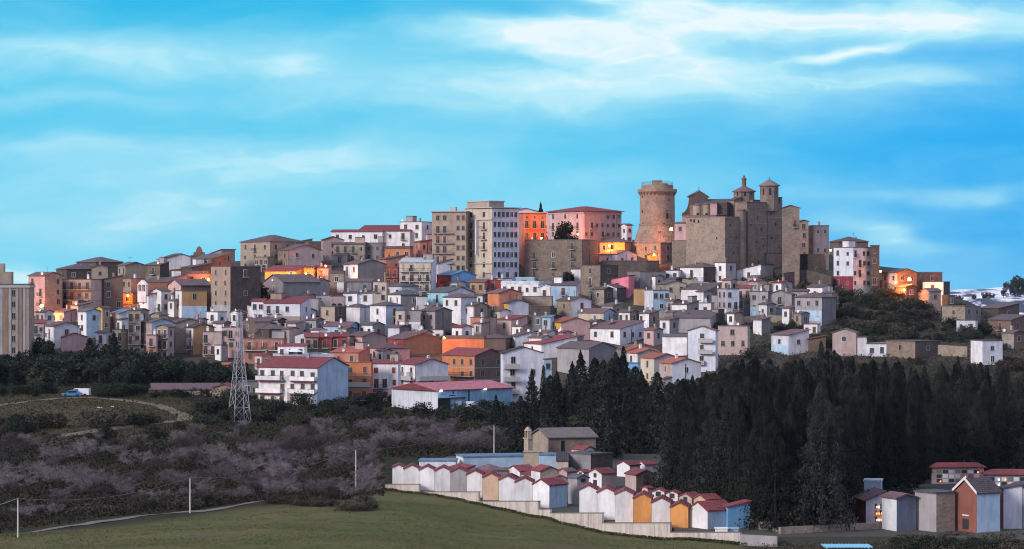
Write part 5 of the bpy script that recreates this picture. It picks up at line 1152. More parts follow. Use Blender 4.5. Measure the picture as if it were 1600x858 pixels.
seg_wall(1163, 318, 1216, 302, (429-818)/F*310, -33, 'z', 'old curved stone wall piece beside the last blue burial chapel')
# burial chapels: back wall to the viewer
M_DOORD = plain('dark_doorway', (.03, .03, .035))
CH = 'burial chapels of the cemetery'
def chapel(x0, xc, x1, yt, Y, cw_, rc, roof, label, A=None, D=3.2, doors=0, pitch=.5, over=.14, zb=None, cross_=True, name='burial_chapel', group=CH, cat='burial chapel', side_doors=0, fl='q'):
    hh = house(x0, xc, x1, yt, 0, roof, cw_, rc, 0, 0, fl, label, name, cat, group, Y=Y, A=A, D=D, zb=CZ-.6 if zb is None else zb, pitch=pitch, over=over)
    root, W, Dp, H, _, _ = hh; rh = pitch*(Dp/2 if roof == 'X' else W/2)
    if doors:
        b = MB(); b.box(-.42, .42, -.05, .03, .6, min(2.5, H-.9)); o = b.build('doorway', M_DOORD, root); o.location = (0, -Dp/2, 0)
        b = MB(); b.box(-.32, .32, -.05, .03, H-.55, H+.05); o = b.build('vent_opening', M_DOORD, root); o.location = (0, -Dp/2, 0)
    if side_doors:
        b = MB(); b.box(-.4, .4, -.05, .03, .6, min(2.5, H-.9)); o = b.build('doorway', M_DOORD, root); o.location = (W/2, 0, 0); o.rotation_euler = (0, 0, R(90))
        b = MB(); b.box(-.35, .35, -.05, .03, H-.5, H-.0); o = b.build('vent_opening', M_DOORD, root); o.location = (W/2, 0, 0); o.rotation_euler = (0, 0, R(90))
    return hh
xs = [612.9, 631, 655, 679, 703.8, 729, 754, 779.3, 804.8, 832.6, 858.5]; pk = [728.5, 730.5, 732.3, 733.8, 735.5, 739.5, 744, 748, 751.5, 756.5]
cl_ = ['w', 'w', 'w', 'w', 'n', 'w', 'H', 'w', 'w', 'w']; PAL['H'] = (.70, .50, .36); PAL['O'] = (.78, .36, .12); PAL['W'] = (.80, .80, .81); PAL['R'] = (.27, .105, .08); PAL['Q'] = (.12, .15, .2)
desc = ['westernmost white burial chapel at the high end of the stepped wall', 'white burial chapel second from the west end', 'white burial chapel third from the west end', 'white burial chapel left of the greyish one', 'greyish white burial chapel in the first row',
        'white burial chapel between the greyish one and the peach one', 'peach coloured burial chapel in the first row', 'white burial chapel right of the peach one', 'white burial chapel next to last in the first row', 'white burial chapel with light blue side closing the first row']
for i in range(10):
    last = i == 9; Yi = wallY(xs[i])+1.0
    k = cl_[i].replace('w', 'W')
    chapel(xs[i]+.2, xs[i+1]-.2, xs[i+1]-.2 if not last else 877, pk[i]+2.5, Yi, k if not last else 'W/l', 'r', 'Y', desc[i], A=None if last else 3, D=3.6 if last else 3.4)
xs = [905, 933, 961, 989.6, 1018, 1047.6, 1075.5, 1106]; pk = [764, 768, 771, 777, 784, 791, 797]; cl_ = ['W', 'W', 'W', 'O', 'W', 'O', 'W']
desc = ['white burial chapel beginning the second row', 'white burial chapel second in the second row', 'off white burial chapel left of the first orange one', 'orange burial chapel between two white ones, nearer the middle', 'white burial chapel between the two orange ones', 'orange burial chapel nearest the corner of the wall', 'white burial chapel with wide light blue side ending the second row']
for i in range(7):
    last = i == 6
    chapel(xs[i]+.2, xs[i+1]-.2, xs[i+1]-.2 if not last else 1137, pk[i]+2, wallY(xs[i])+1.0, cl_[i] if not last else 'W/l', 'r', 'Y', desc[i], A=None if last else 3, D=4.0 if last else 3.6)
chapel(1128, 1137, 1153, 793, 306.5, 'B/B', 'r', 'L', 'blue burial chapel behind the light blue side, at the corner by the cypresses', D=3)
# second rank, fronts half hidden: (x0, xc, x1, eave, Y, colours, roof colour, roof, label, doors)
RK = [(690, 716, 742, 737, 378, 'n/n', 'r', 'L', 'low burial chapel with patched red roof behind the greyish one', 0), (738, 762, 792, 737, 372, 'n/e', 'p', 'H', 'burial chapel with wide brown hipped roof in the middle rank', 0),
      (792, 812, 836, 737, 372, 'W/v', 'r', 'Y', 'burial chapel with white gable and red roof in the middle rank', 0), (716, 740, 770, 746, 361, 'n', 'r', 'L', 'red roofed burial chapel hidden behind the peach one', 0),
      (760, 786, 812, 749, 356, 'n', 'b', 'X', 'brown roofed burial chapel behind the last white ones of the first row', 0), (815, 830, 852, 743, 360, 'c/e', 'r', 'L', 'cream burial chapel with small red roof left of the beige gable', 0),
      (830, 844, 874, 737, 352, 'W/e', 'r', 'X', 'burial chapel with white side and beige gable under a red roof', 0), (848, 861, 889, 750, 342, 'e/n', 'p', 'X', 'grey brown burial chapel with dark brown roof behind the light blue side', 0),
      (888, 902, 920, 748, 338, 'n/n', 'g', 'X', 'pale grey burial chapel with two dark openings beside the first row end', 2), (872, 886, 900, 738, 366, 'p/n', 'p', 'Y', 'small pinkish burial chapel in the middle lane', 0),
      (902, 912, 922, 739, 372, 'W/W', 'r', 'Y', 'small white gabled burial chapel left of the two window white one', 1), (920, 940, 962, 741, 362, 'W/q', 'r', 'Y', 'white burial chapel with two square openings and beige side', 1),
      (964, 984, 1000, 728, 384, 'W/v', 'r', 'Y', 'tall white burial chapel with pale blue gable near the cypresses', 0), (996, 1008, 1024, 727, 388, 'v/v', 'r', 'Y', 'pale blue gabled burial chapel under the cypress edge', 0),
      (977, 994, 1024, 743, 358, 'q/k', 'r', 'X', 'brown burial chapel with red roof and two small windows', 2), (893, 913, 930, 704, 408, 'W/v', 'r', 'X', 'small white house with red roof above the grey cube', 0),
      (870, 888, 890, 721, 392, 'c', 'd', 'L', 'cream low building with dark roof beside the grey cube', 0), (887, 923, 957, 711, 392, 'g/k', 'g', 'F', 'plain grey cube shaped tomb building below the old chapel', 0),
      (1003, 1012, 1019, 764, 330, 'H/H', 'r', 'Y', 'tiny peach gable in the back rank of the second row', 0), (1019, 1038, 1042, 769, 327, 'W/W', 'r', 'Y', 'white gable with dark opening in the back rank', 1),
      (1041, 1059, 1064, 772, 324, 'W/W', 'r', 'Y', 'second white gable of the back rank, with white chimney', 1), (1061, 1081, 1096, 778, 321, 'c/c', 'r', 'Y', 'cream gable of the back rank', 1), (1084, 1104, 1126, 782, 316, 'H/p', 'r', 'Y', 'peach gable last of the back rank', 0)]
for x0, xc, x1, ye, Yr, cc, rc, rf, lb, dr in RK:
    chapel(x0, xc, x1, ye, Yr, cc, rc, rf, lb, D=None, doors=dr == 1, side_doors=dr == 2, pitch=.42)
# long low tomb blocks
for x0, xc, x1, yt, Yr, cc, lb in ((655, 712, 716, 721, 400, 'v', 'low pale blue tomb block at the back west corner'), (713, 724, 826, 715, 402, 'W/l', 'long low light blue tomb block along the back of the cemetery'),
                                  (842, 884, 890, 712, 402, 'l', 'short light blue tomb block beside the old chapel')):
    hh = chapel(x0, xc, x1, yt, Yr, cc, 'u', 'F', lb, A=None if xc < 730 and x1 > 800 else 4, D=None if x1 == 826 else 4, name='tomb_block', cat='tomb block', group='low tomb blocks')
# old cemetery church
hh = house(832, 857, 931, 684, 0, 'Y', 'e/s', 'e', 0, 0, 'q', 'old stone cemetery chapel with long grey tiled roof and ruined bell gable', 'old_chapel', 'chapel', None, Y=412, zb=CZ-.6, pitch=.24)
root, W, D_, H, Y, _ = hh
def rel(px, py, Yy): v = Vector((pt(px, Yy), Yy, (429-py)/F*Yy))-root.location; return Matrix.Rotation(-root.rotation_euler.z, 4, 'Z') @ v
b = MB(); zt = lambda py: (429-py)/F*409-(CZ-.6)
b.box(-.75, .75, -.35, .35, 0, zt(686), 0); b.box(-.95, .95, -.45, .45, zt(686), zt(684), 0); b.box(-.62, -.3, -.3, .3, zt(684), zt(673)); b.box(.3, .62, -.3, .3, zt(684), zt(673)); b.cyl(0, 0, zt(673), zt(667), .66, .2, 10)
o = b.build('bell_gable', wallmat('e'), root); p_ = rel(825, 700, 409); o.location = (p_.x, p_.y, 0); o.rotation_euler = (0, 0, .2)
b = MB(); b.box(-1.25, 1.25, -1.3, 1.3, 0, (429-706)/F*405-(CZ-.6)); b.box(-1.4, 1.4, -1.45, 1.45, (429-706)/F*405-(CZ-.6), (429-705)/F*405-(CZ-.6)); o = b.build('annex', wallmat('e'), root); p_ = rel(832, 706, 405); o.location = (p_.x, p_.y, 0); o.rotation_euler = (0, 0, 1.2)
b = MB(); b.box(-.3, .3, -.05, .1, 1.5, 3.2); o = b.build('window', M_PANE, root); o.location = (W/2+.01, -D_*.2, 1); o.rotation_euler = (0, 0, R(90))

# tomb buildings at the east end
def niches(hh, side, cols, rowsn, u0, u1, z0, z1, lit=.25):
    root, W, D_, H, Y, _ = hh; L = W if side == 'L' else D_; r_ = random.Random(int(W*100)); k = 0
    for i in range(cols):
        for j in range(rowsn):
            u = L*(u0+(u1-u0)*(i+.5)/cols); z = H*(z0+(z1-z0)*(j+.5)/rowsn); w = L*(u1-u0)/cols*.8; h = H*(z1-z0)/rowsn*.75
            b = MB(); b.box(-w/2, w/2, -.03, -.002, -h/2, h/2); key = r_.choice('wwvgd')
            o = b.build('tomb_niche', M_DOORD if key == 'd' else wallmat(key), root)
            loc = (u, -D_/2-.004, z) if side == 'L' else (W/2+.004, u, z); rz = 0 if side == 'L' else R(90); o.location = loc; o.rotation_euler = (0, 0, rz)
            if r_.random() < lit:
                b = MB(); b.cyl(0, -.14, -.10, .12, .085, .07, 8); o2 = b.build('grave_lamp', M_REDL if r_.random() < .7 else M_WHL, o); o2.location = (w*.25, 0, -h*.2)
EC = 'tomb buildings at the east end'
hh = house(1453, 1456, 1536, 731, 0, 'H', 'n/q', 'r', 0, 0, 'q', 'two tier tomb building with red roof and rows of lit grave niches', 'tomb_building', 'tomb building', None, Y=372, zb=CZ-.6, A=80, D=None, pitch=.5); niches(hh, 'R', 7, 3, -.42, .42, .25, .92, .4)
hh = house(1536, 1540, 1625, 742, 0, 'H', 'n/n', 'r', 0, 0, 'q', 'tomb building with red roof running out of view, orange lamp in a niche', 'tomb_building', 'tomb building', None, Y=366, zb=CZ-.6, A=82, D=None, pitch=.4); niches(hh, 'R', 8, 2, -.45, .45, .3, .9, .35)
hh = house(1378, 1401, 1431, 779, 0, 'X', 'v/Q', 'p', 0, 0, 'q', 'white and slate blue tomb chapel with patched red roof', 'tomb_chapel', 'tomb chapel', None, Y=303, zb=CZ-1.6, over=.25)
hh = house(1350, 1353, 1381, 782, 0, 'L', 'R/v', 'p', 0, 0, 'q', 'low tomb porch filled with glowing grave lamps', 'tomb_porch', 'tomb porch', None, Y=312, zb=CZ-1.2, A=75, D=None, lr=.4); niches(hh, 'R', 3, 4, .0, .42, .15, .92, .75)
house(1350, 1376, 1378, 753, 0, 'F', 'l', 'w', 0, 0, 'q', 'pale blue flat topped box above the tomb porch', 'tomb_block', 'tomb block', 'low tomb blocks', Y=330, zb=CZ-.6, A=4, D=3)
hh = house(1430, 1463, 1492, 772, 0, 'F', 'n/e', 'g', 0, 0, 'q', 'tomb chapel with flat concrete slab roof, grey wall and beige side', 'tomb_chapel', 'tomb chapel', None, Y=302, zb=CZ-1.6, over=.3)
hh = house(1492, 1526.5, 1562, 771, 0, 'Y', 'R/l', 'd', 0, 0, 'q', 'red brick gabled tomb chapel with pale blue side and dark roof', 'tomb_chapel', 'tomb chapel', None, Y=301, zb=CZ-1.6, over=.18, pitch=.72)
root, W, D_, H, Y, _ = hh; 
b = MB(); b.box(-.55, .55, -.04, .03, 1.9, 3.1); o = b.build('doorway', M_DOORD, root); o.location = (0, -D_/2, 0)
b = MB(); b.box(-.6, .6, -.06, .02, 3.45, 3.6); o = b.build('lintel', M_TRIMW, root); o.location = (0, -D_/2, 0)
for s_ in (-1, 1):
    b = MB(); b.solid([(s_*(W/2+.2), -D_/2-.24, H-.12), (s_*(W/2+.2), -D_/2-.24, H+.22), (0, -D_/2-.24, H+.72*W/2+.34), (0, -D_/2-.24, H+.72*W/2-.02), (s_*(W/2+.2), -D_/2-.19, H-.12), (s_*(W/2+.2), -D_/2-.19, H+.22), (0, -D_/2-.19, H+.72*W/2+.34), (0, -D_/2-.19, H+.72*W/2-.02)], [(0,1,2,3),(7,6,5,4),(0,4,5,1),(1,5,6,2),(2,6,7,3),(3,7,4,0)]); b.build('verge_board', M_TRIMW, root)
b = MB(); b.box(W/2+.003, W/2+.05, -D_/2, D_/2, 0, 1.7); b.build('wall_base', wallmat('n'), root)
hh = house(1562, 1568, 1597, 764, 0, 'L', 'R/v', 'd', 0, 0, 'q', 'pale bluish tomb chapel on the concrete base beside the brick one', 'tomb_chapel', 'tomb chapel', None, Y=306, zb=CZ-1.6, A=75, D=None, over=.2)
hh = house(1597, 1600, 1628, 762, 0, 'L', 'v/v', 'd', 0, 0, 'q', 'white tomb chapel cut off at the east end', 'tomb_chapel', 'tomb chapel', None, Y=306, zb=CZ-1.6, A=75, D=None, over=.2)
# pale box tombs, blue sheet at the bottom
def small_box(name, px, py, Y, w, d, h, key, label, cat, rz=0, extra_=None):
    b = MB(); b.box(-w/2, w/2, -d/2, d/2, 0, h); b.box(-w/2-.1, w/2+.1, -d/2-.1, d/2+.1, h+.002, h+.12); b.box(-w/2-.12, w/2+.12, -d/2-.12, d/2+.12, -.25, 0)
    o = b.build(name, wallmat(key)); o.location = (pt(px, Y), Y, (429-py)/F*Y); o.rotation_euler = (0, 0, rz); tag(o, label, cat)
small_box('box_tomb', 1127, 833, 301.5, 1.4, 1.0, .55, 'w', 'white box tomb on the wall top beside the light blue side', 'tomb')
small_box('box_tomb', 1146, 832, 302, 1.1, .8, .45, 'l', 'pale blue box tomb next to the white one', 'tomb')
small_box('storage_box', 1195, 828, 305, 1.4, 1.2, .8, 'z', 'dark stone trough behind the grey end piece of the wall', 'trough')
tr_ = tag(empty('blue_canopy', (pt(1322, 282), 282, (429-853)/F*282)), 'bright pale blue corrugated canopy at the lower edge below the stone cemetery wall', 'canopy')
b = MB(); 
for k in range(14): x = -2.6+k*.38; b.box(x, x+.2, -1.6, 1.6, 0, .07); b.box(x+.2, x+.38, -1.6, 1.6, -.03, .04)
b.build('corrugated_sheet', plain('canopy_blue', (.30, .70, .88), .4), tr_)
for sx in (-2.3, 2.3): b = MB(); b.box(sx-.06, sx+.06, -1.5, -1.38, -2.5, -.03); b.build('post', M_GALV, tr_)

# ------------------------------------------------------------------ pylon
def pylon():
    Yp = 535; g = gpt(374, 662, 480); Yp = g.y; root = tag(empty('lattice_pylon', (pt(374, Yp), Yp, g.z-.3), R(28)), 'tall galvanised lattice pylon rising from the scrub in front of the town', 'pylon')
    Ht = (429-480)/F*Yp-g.z; hb, ht = 1.9, .36; hk = .62
    def hw(z): return hb+(ht*1.9-hb)*min(1, z/(Ht*hk)) if z < Ht*hk else ht*1.9+(ht-ht*1.9)*(z-Ht*hk)/(Ht*(1-hk))
    lv = [0]; z = 0; st = 3.6
    while z < Ht-1.0: z += max(1.0, st); st *= .9; lv.append(min(z, Ht))
    sg = ((-1,-1), (1,-1), (1,1), (-1,1))
    for a, c in sg:
        b = MB()
        for z0, z1 in zip(lv[:-1], lv[1:]): b.tube((a*hw(z0), c*hw(z0), z0), (a*hw(z1), c*hw(z1), z1), .07, n=4)
        b.build('leg', M_GALV, root)
    for f in range(4):
        b = MB(); (a0, c0), (a1, c1) = sg[f], sg[(f+1) % 4]
        for i, (z0, z1) in enumerate(zip(lv[:-1], lv[1:])):
            h0, h1 = hw(z0), hw(z1); b.tube((a0*h0, c0*h0, z0), (a1*h1, c1*h1, z1), .036, n=4); b.tube((a1*h0, c1*h0, z0), (a0*h1, c0*h1, z1), .036, n=4)
            if i % 2 == 0: b.tube((a0*h1, c0*h1, z1), (a1*h1, c1*h1, z1), .045, n=4)
        b.build('bracing', M_GALV, root)
    for zz in (Ht-1.0, Ht-3.4):
        for s_ in (-1, 1):
            b = MB(); b.tube((0, 0, zz), (s_*2.0, 0, zz+.1), .05, n=4); b.tube((0, 0, zz+.8), (s_*2.0, 0, zz+.1), .04, n=4); b.cyl(s_*1.95, 0, zz-.6, zz+.05, .09, .06, 6); b.build('crossarm', M_GALV, root)
pylon()
# ------------------------------------------------------------------ pole line
poles = []
for px_, y1_, y0_, lb in ((28, 781, 845, 'wooden pole at the west edge of the meadow'), (297, 748, 803, 'wooden pole standing beside the track under the bare trees'), (556, 704, 766, 'pale pole at the end of the field track'), (772, 665, 713, 'pale pole behind the long low tomb block')):
    Y_ = Yof(px_, y0_, 240) if px_ < 700 else 418; g = Vector((pt(px_, Y_), Y_, (429-y0_)/F*Y_)); h = (y0_-y1_)/F*Y_
    o = tag(empty('utility_pole', (g.x, g.y, g.z-.4)), 'slim '+lb, 'utility pole', 'poles carrying the wire across the valley'); b = MB(); b.cyl(0, 0, 0, h+.4, .11, .075, 8); b.build('shaft', M_WOOD, o)
    b = MB(); b.cyl(0, 0, h+.4, h+.6, .05, .03, 6); b.build('insulator', M_TRIM, o); poles.append(Vector((g.x, g.y, g.z+h+.15)))
def wire(p, q, sag, label, r_=.022):
    b = MB(); n = 24; o0 = Vector(p); pts_ = [Vector(p).lerp(Vector(q), t/n)-Vector((0, 0, sag*4*(t/n)*(1-t/n)))-o0 for t in range(n+1)]
    for a, c in zip(pts_[:-1], pts_[1:]): b.tube(a, c, r_, n=3)
    o = b.build('overhead_wire', plain('wire', (.30, .28, .33), .6)); o.location = o0; tag(o, label, 'wire')
wire((pt(-120, 300), 300, (429-812)/F*300), poles[0], .4, 'wire running west from the first pole'); wire(poles[0], poles[1], 1.1, 'sagging wire between the pole at the meadow edge and the one by the track')
wire(poles[1], poles[2], 1.2, 'sagging wire between the pole by the track and the pale one at its end'); wire(poles[2], poles[3], .9, 'sagging wire climbing to the pole behind the cemetery')

# ------------------------------------------------------------------ tracks (draped strips)
def track(name, l, y0, w, mat, label, lift=.07):
    P = [gpt(x, y, y0) for x, y in l]; Q = []
    for a, c in zip(P[:-1], P[1:]):
        for t in range(8): Q.append(a.lerp(c, t/8))
    Q.append(P[-1]); b = MB(); prev = None; rr = random.Random(4)
    for i, q in enumerate(Q):
        d = (Q[min(i+1, len(Q)-1)]-Q[max(i-1, 0)]); d.z = 0; d.normalize(); n_ = Vector((-d.y, d.x, 0))*w/2*(1+rr.uniform(-.18, .18))
        cur = []
        for s_ in (-1, -.3, .3, 1): v = q+n_*s_; cur.append((v.x, v.y, float(gz(v.x, v.y))+lump_at(v.x, v.y)+lift))
        if prev:
            for k in range(3): b.face([prev[k+1], prev[k], cur[k], cur[k+1]])
        prev = cur
    o = b.build(name, mat); tag(o, label, None, None, 'structure')
def lump_at(x, y): return (mnoise.noise(Vector((x*.045, y*.045, 0)))*.7+mnoise.noise(Vector((x*.2, y*.2, 5)))*.22)*min(1, max(0, (y-240)/60))*(.6 if y > 640 else 1)
M_DIRT = plain('pale_dirt', (.15, .13, .11), .95); M_DRY = plain('dry_verge', (.155, .13, .085), .95)
track('dirt_track', [(-60, 838), (0, 832), (100, 822), (200, 812), (300, 801), (380, 791), (470, 781), (560, 771)], 240, 2.2, M_DIRT, 'narrow dirt track along the top of the meadow')
track('hill_track', [(-60, 644), (0, 635), (60, 628), (130, 622), (200, 627), (255, 636), (290, 649), (288, 657), (240, 664), (200, 669), (130, 677), (70, 688)], 470, 3.4, M_DRY, 'dry hairpin track on the knoll west of the pylon', .12)

# ------------------------------------------------------------------ vehicles
def vehicle(px, py, y0, rz, body, label, cat, van=False, L=4.4, hgt=1.5, name='parked_car'):
    g = gpt(px, py, y0); root = tag(empty(name, (g.x, g.y, g.z+.12), rz), label, cat); w = .88
    pr = [(-L/2, .3), (-L/2, .95), (-L/2+.25, 1.05), (-L/2+.5, hgt), (L/2-.35, hgt), (L/2, hgt-.15), (L/2, .3)] if van else [(-L/2, .3), (-L/2, .75), (-L/2+.9, .9), (-L/2+1.6, hgt), (L/2-1.0, hgt), (L/2-.25, .98), (L/2, .9), (L/2, .3)]
    n = len(pr); b = MB(); b.solid([(x, -w, z) for x, z in pr]+[(x, w, z) for x, z in pr], [tuple(range(n-1, -1, -1)), tuple(range(n, 2*n))]+[(k, (k+1) % n, n+(k+1) % n, n+k) for k in range(n)]); b.build('body', body, root)
    b = MB(); 
    if van: b.box(-L/2+.5, -L/2+1.5, -w-.012, -w-.002, 1.1, hgt-.15)
    else: b.box(-L/2+1.45, L/2-1.0, -w-.012, -w-.002, .95, hgt-.1)
    b.build('side_window', M_PANE, root)
    for sx in (-L/2+.8, L/2-.85):
        for sy in (-w, w): b = MB(); b.tube((sx, sy-.1, .33), (sx, sy+.1, .33), .33, n=14); b.build('wheel', M_TYRE, root)
vehicle(112, 621, 500, R(4), M_CARB, 'small blue car parked on the knoll track', 'car')
vehicle(127, 620, 500, R(-6), M_CARW, 'white camper van parked beside the blue car', 'van', True, 3.9, 1.75, 'camper_van')
vehicle(1066, 545, 600, R(188), M_CARW, 'white van parked in front of the purple door garage', 'van', True, 4.9, 2.0, 'parked_van')
def rubble(px, py, y0, label, s_):
    g = gpt(px, py, y0); b = MB(); rr = random.Random(px)
    for k in range(4): b.cyl(rr.uniform(-1, 1)*s_, rr.uniform(-1, 1)*s_, 0, rr.uniform(.3, .8)*s_, rr.uniform(.3, .6)*s_, rr.uniform(.1, .3)*s_, 5)
    o = b.build('boulder', wallmat('w')); o.location = (g.x, g.y, g.z+.1); tag(o, label, 'boulder')
rubble(159, 640, 500, 'pale boulders on the knoll below the parked car', .8); rubble(175, 638, 500, 'smaller pale boulder right of the boulders on the knoll', .5)

# ------------------------------------------------------------------ lamps
def lamp(px, py, Y, power, label, mode='wall', r_=.28, col=(1, .22, .02), aim=None, es=None, soft=.5):
    z = (429-py)/F*Y; g = float(gz(pt(px, Y), Y)); root = tag(empty('street_lamp', (pt(px, Y), Y, z)), label, 'street lamp', 'lit street lamps')
    b = MB(); b.cyl(0, 0, -r_*.8, r_*.8, r_, r_*.8, 10); b.build('lamp_globe', M_SODIUM, root)
    b = MB(); b.cyl(0, 0, r_*.82, r_*1.3, r_*1.3, .05, 10); b.build('lamp_cap', M_IRON, root)
    if mode == 'post': b = MB(); b.cyl(0, .0, min(g-z, -2)-.2, -r_*.8, .07, .05, 6); b.build('post', M_IRON, root)
    else: b = MB(); b.box(-.03, .03, 0, 1.2, r_*1.3, r_*1.3+.06); b.build('bracket', M_IRON, root)
    l = bpy.data.lights.new('lamp_light', 'SPOT' if aim else 'POINT'); l.energy = power; l.color = col; l.shadow_soft_size = soft; lo = bpy.data.objects.new('lamp_light', l); COL.objects.link(lo); lo.parent = root; lo.location = (0, -.45, 0)
    if aim: l.spot_size = R(135); l.spot_blend = .5; lo.rotation_euler = (-Vector(aim)).to_track_quat('Z', 'Y').to_euler()
def nearY(px, py, off=2.6, default=None):
    c = [h for h in HOUSES if h[0] <= px <= h[2] and h[3]-2 <= py <= h[4]]
    return (min(c, key=lambda h: h[5])[5] if c else (default or Yof(px, py+15)))-off
AIM = {1421: (.5, .8, -.35), 1401: (.3, .9, -.3), 1400: (.75, .6, -.3), 1413: (.2, 1, -.1), 1298: (.6, .7, .0), 1376: (.8, .5, -.4)}
for px_, py_, off, pw, lb, md in ((65, 478, 0, 10450, 'street lamp in the lane between the striped block and the pinkish house', 'post'), (50, 493, 0, 6650, 'lower street lamp close to the striped block of flats', 'post'),
        (200, 462, 2.5, 3040, 'street lamp on the little house with orange glow in its wall colour', 'wall'), (326, 437, 2.5, 2600, 'street lamp over the salmon terrace beside the stone tower house', 'wall'),
        (478, 428, 4, 8550, 'street lamp between the yellow and orange lit houses', 'post'), (425, 434, 6, 5700, 'street lamp by the big round tree', 'post'),
        (1049, 358, 3.5, 9750, 'bright street lamp beneath the round tower', 'post'), (952, 384, 4, 8550, 'street lamp in front of the orange lit house below the round tower', 'post'),
        (1022, 398, 3, 1710, 'small lamp on the bastion below the tower', 'wall'), (1298, 391, -4, 5250, 'street lamp at the cliff house corner', 'wall'),
        (1421, 436, 5, 15000, 'brightest street lamp of the eastern spur', 'post'), (1400, 441, 5, 11000, 'second street lamp of the eastern spur', 'post'), (1413, 453, 7, 9500, 'low street lamp under the eastern spur houses', 'post'), (1376, 424, -10, 350, 'street lamp behind the cliff house', 'post'),
        (694, 528, 5, 2850, 'lamp at the bright orange roof parapet', 'wall')):
    Yl = nearY(px_, py_, off)
    if px_ == 1049: Yl = 853
    if px_ == 1376: Yl = 815
    if px_ == 1298: Yl = 792
    if px_ == 65: Yl = nearY(72, 478, 7)
    if px_ == 50: Yl = nearY(72, 478, 9)
    lamp(px_, py_, Yl, pw, lb, md, aim=AIM.get(px_), r_=.5 if px_ in (1049, 1421, 65) else .3)
lamp(846, 372, 812, 12000, 'hidden street lamp in the alley lighting the tall orange house', 'post', soft=1.0)
lamp(903, 366, 866, 2600, 'street lamp at the corner of the dusky pink palace', 'post', soft=1.0)

# ------------------------------------------------------------------ vegetation
def leafmat(name, c0, c1, rough=1):
    m, nt, b = mat_base(name); v = coords(nt); n1 = noise(nt, v, .8, 4, .7); n2 = noise(nt, v, 5, 2, .6)
    col = mixc(nt, mrange(nt, n1, .4, .65), c0, c1); col = mixc(nt, mrange(nt, n2, .4, .7, 0, .5), col, tuple(x*.5 for x in c0))
    nt.links.new(objvar(nt, col, .34), b.inputs['Base Color']); b.inputs['Roughness'].default_value = rough; b.inputs['Specular IOR Level'].default_value = .05; return m
M_CON = leafmat('conifer_needles', (.018, .021, .020), (.055, .058, .050)); M_CYP = leafmat('cypress_foliage', (.015, .018, .017), (.045, .049, .041))
M_OLIVE = leafmat('evergreen_leaves', (.024, .031, .022), (.055, .062, .044)); M_SCRUB = leafmat('scrub_leaves', (.045, .042, .033), (.095, .086, .066))
M_UNDER = leafmat('undergrowth_leaves', (.022, .022, .016), (.055, .048, .034)); M_BARK = plain('bark', (.028, .024, .024), .95); M_TWIG = leafmat('bare_twigs', (.14, .122, .134), (.235, .208, .222)); M_TWIG2 = leafmat('dark_twigs', (.062, .054, .055), (.10, .09, .088))
def tri_mesh(name, C, S, mat, r_, squash=1.0, up_=0.0, extra_mb=None):
    """leaf clumps: centres C (n,3), sizes S (n,)"""
    n = len(C); a = r_.normal(size=(n, 3)); a[:, 2] *= squash; a /= np.linalg.norm(a, axis=1, keepdims=True); b_ = r_.normal(size=(n, 3)); b_ -= (b_*a).sum(1, keepdims=True)*a; b_ /= np.linalg.norm(b_, axis=1, keepdims=True); c_ = np.cross(a, b_)
    q = S[:, None]; v = np.stack([C+b_*q, C-b_*q*.5+c_*q*.8, C-b_*q*.6-c_*q*.7], 1).reshape(-1, 3)
    me = bpy.data.meshes.new(name); me.vertices.add(3*n); me.vertices.foreach_set('co', v.astype(np.float32).ravel()); me.loops.add(3*n); me.loops.foreach_set('vertex_index', np.arange(3*n, dtype=np.int32))
    me.polygons.add(n); me.polygons.foreach_set('loop_start', np.arange(0, 3*n, 3, dtype=np.int32)); me.polygons.foreach_set('loop_total', np.full(n, 3, np.int32)); me.materials.append(mat); me.update(); me.validate(); return me
def conifer(seed, H, Rm, mat, n, kind, ss=1.0):
    r_ = np.random.default_rng(seed); t = r_.random(n)**.85; z = .03*H+t*H*.96
    if kind == 'cyp': prof = Rm*np.minimum(1, (t*7+.25))*np.power(np.clip(1-t, 0, 1), .42)*(1-.15*t)
    elif kind == 'pine': prof = Rm*np.power(1-t, .62)*(.75+.35*np.abs(np.sin(t*22+seed)))
    else: prof = Rm*(1-t)**.9*(.70+.45*np.abs(np.sin(t*30+seed)))
    ang = r_.random(n)*2*math.pi; lob = 1+.22*np.sin(ang*3+t*9+seed)+.14*np.sin(ang*7-t*15)
    rad = prof*lob*(.45+.6*r_.random(n)**.5); C = np.stack([np.cos(ang)*rad, np.sin(ang)*rad, z-rad*(.12 if kind != 'cyp' else 0)], 1)
    S = ss*r_.uniform(.16, .40, n)*(1 if kind != 'cyp' else .8)*(1-.45*t)
    return tri_mesh('crown', C, S, mat, r_, .7)
def trunk_mesh(H, r0, mat=M_BARK): b = MB(); b.cyl(0, 0, -.8, H*.9, r0, .04, 7); return b.mesh('trunk', mat)
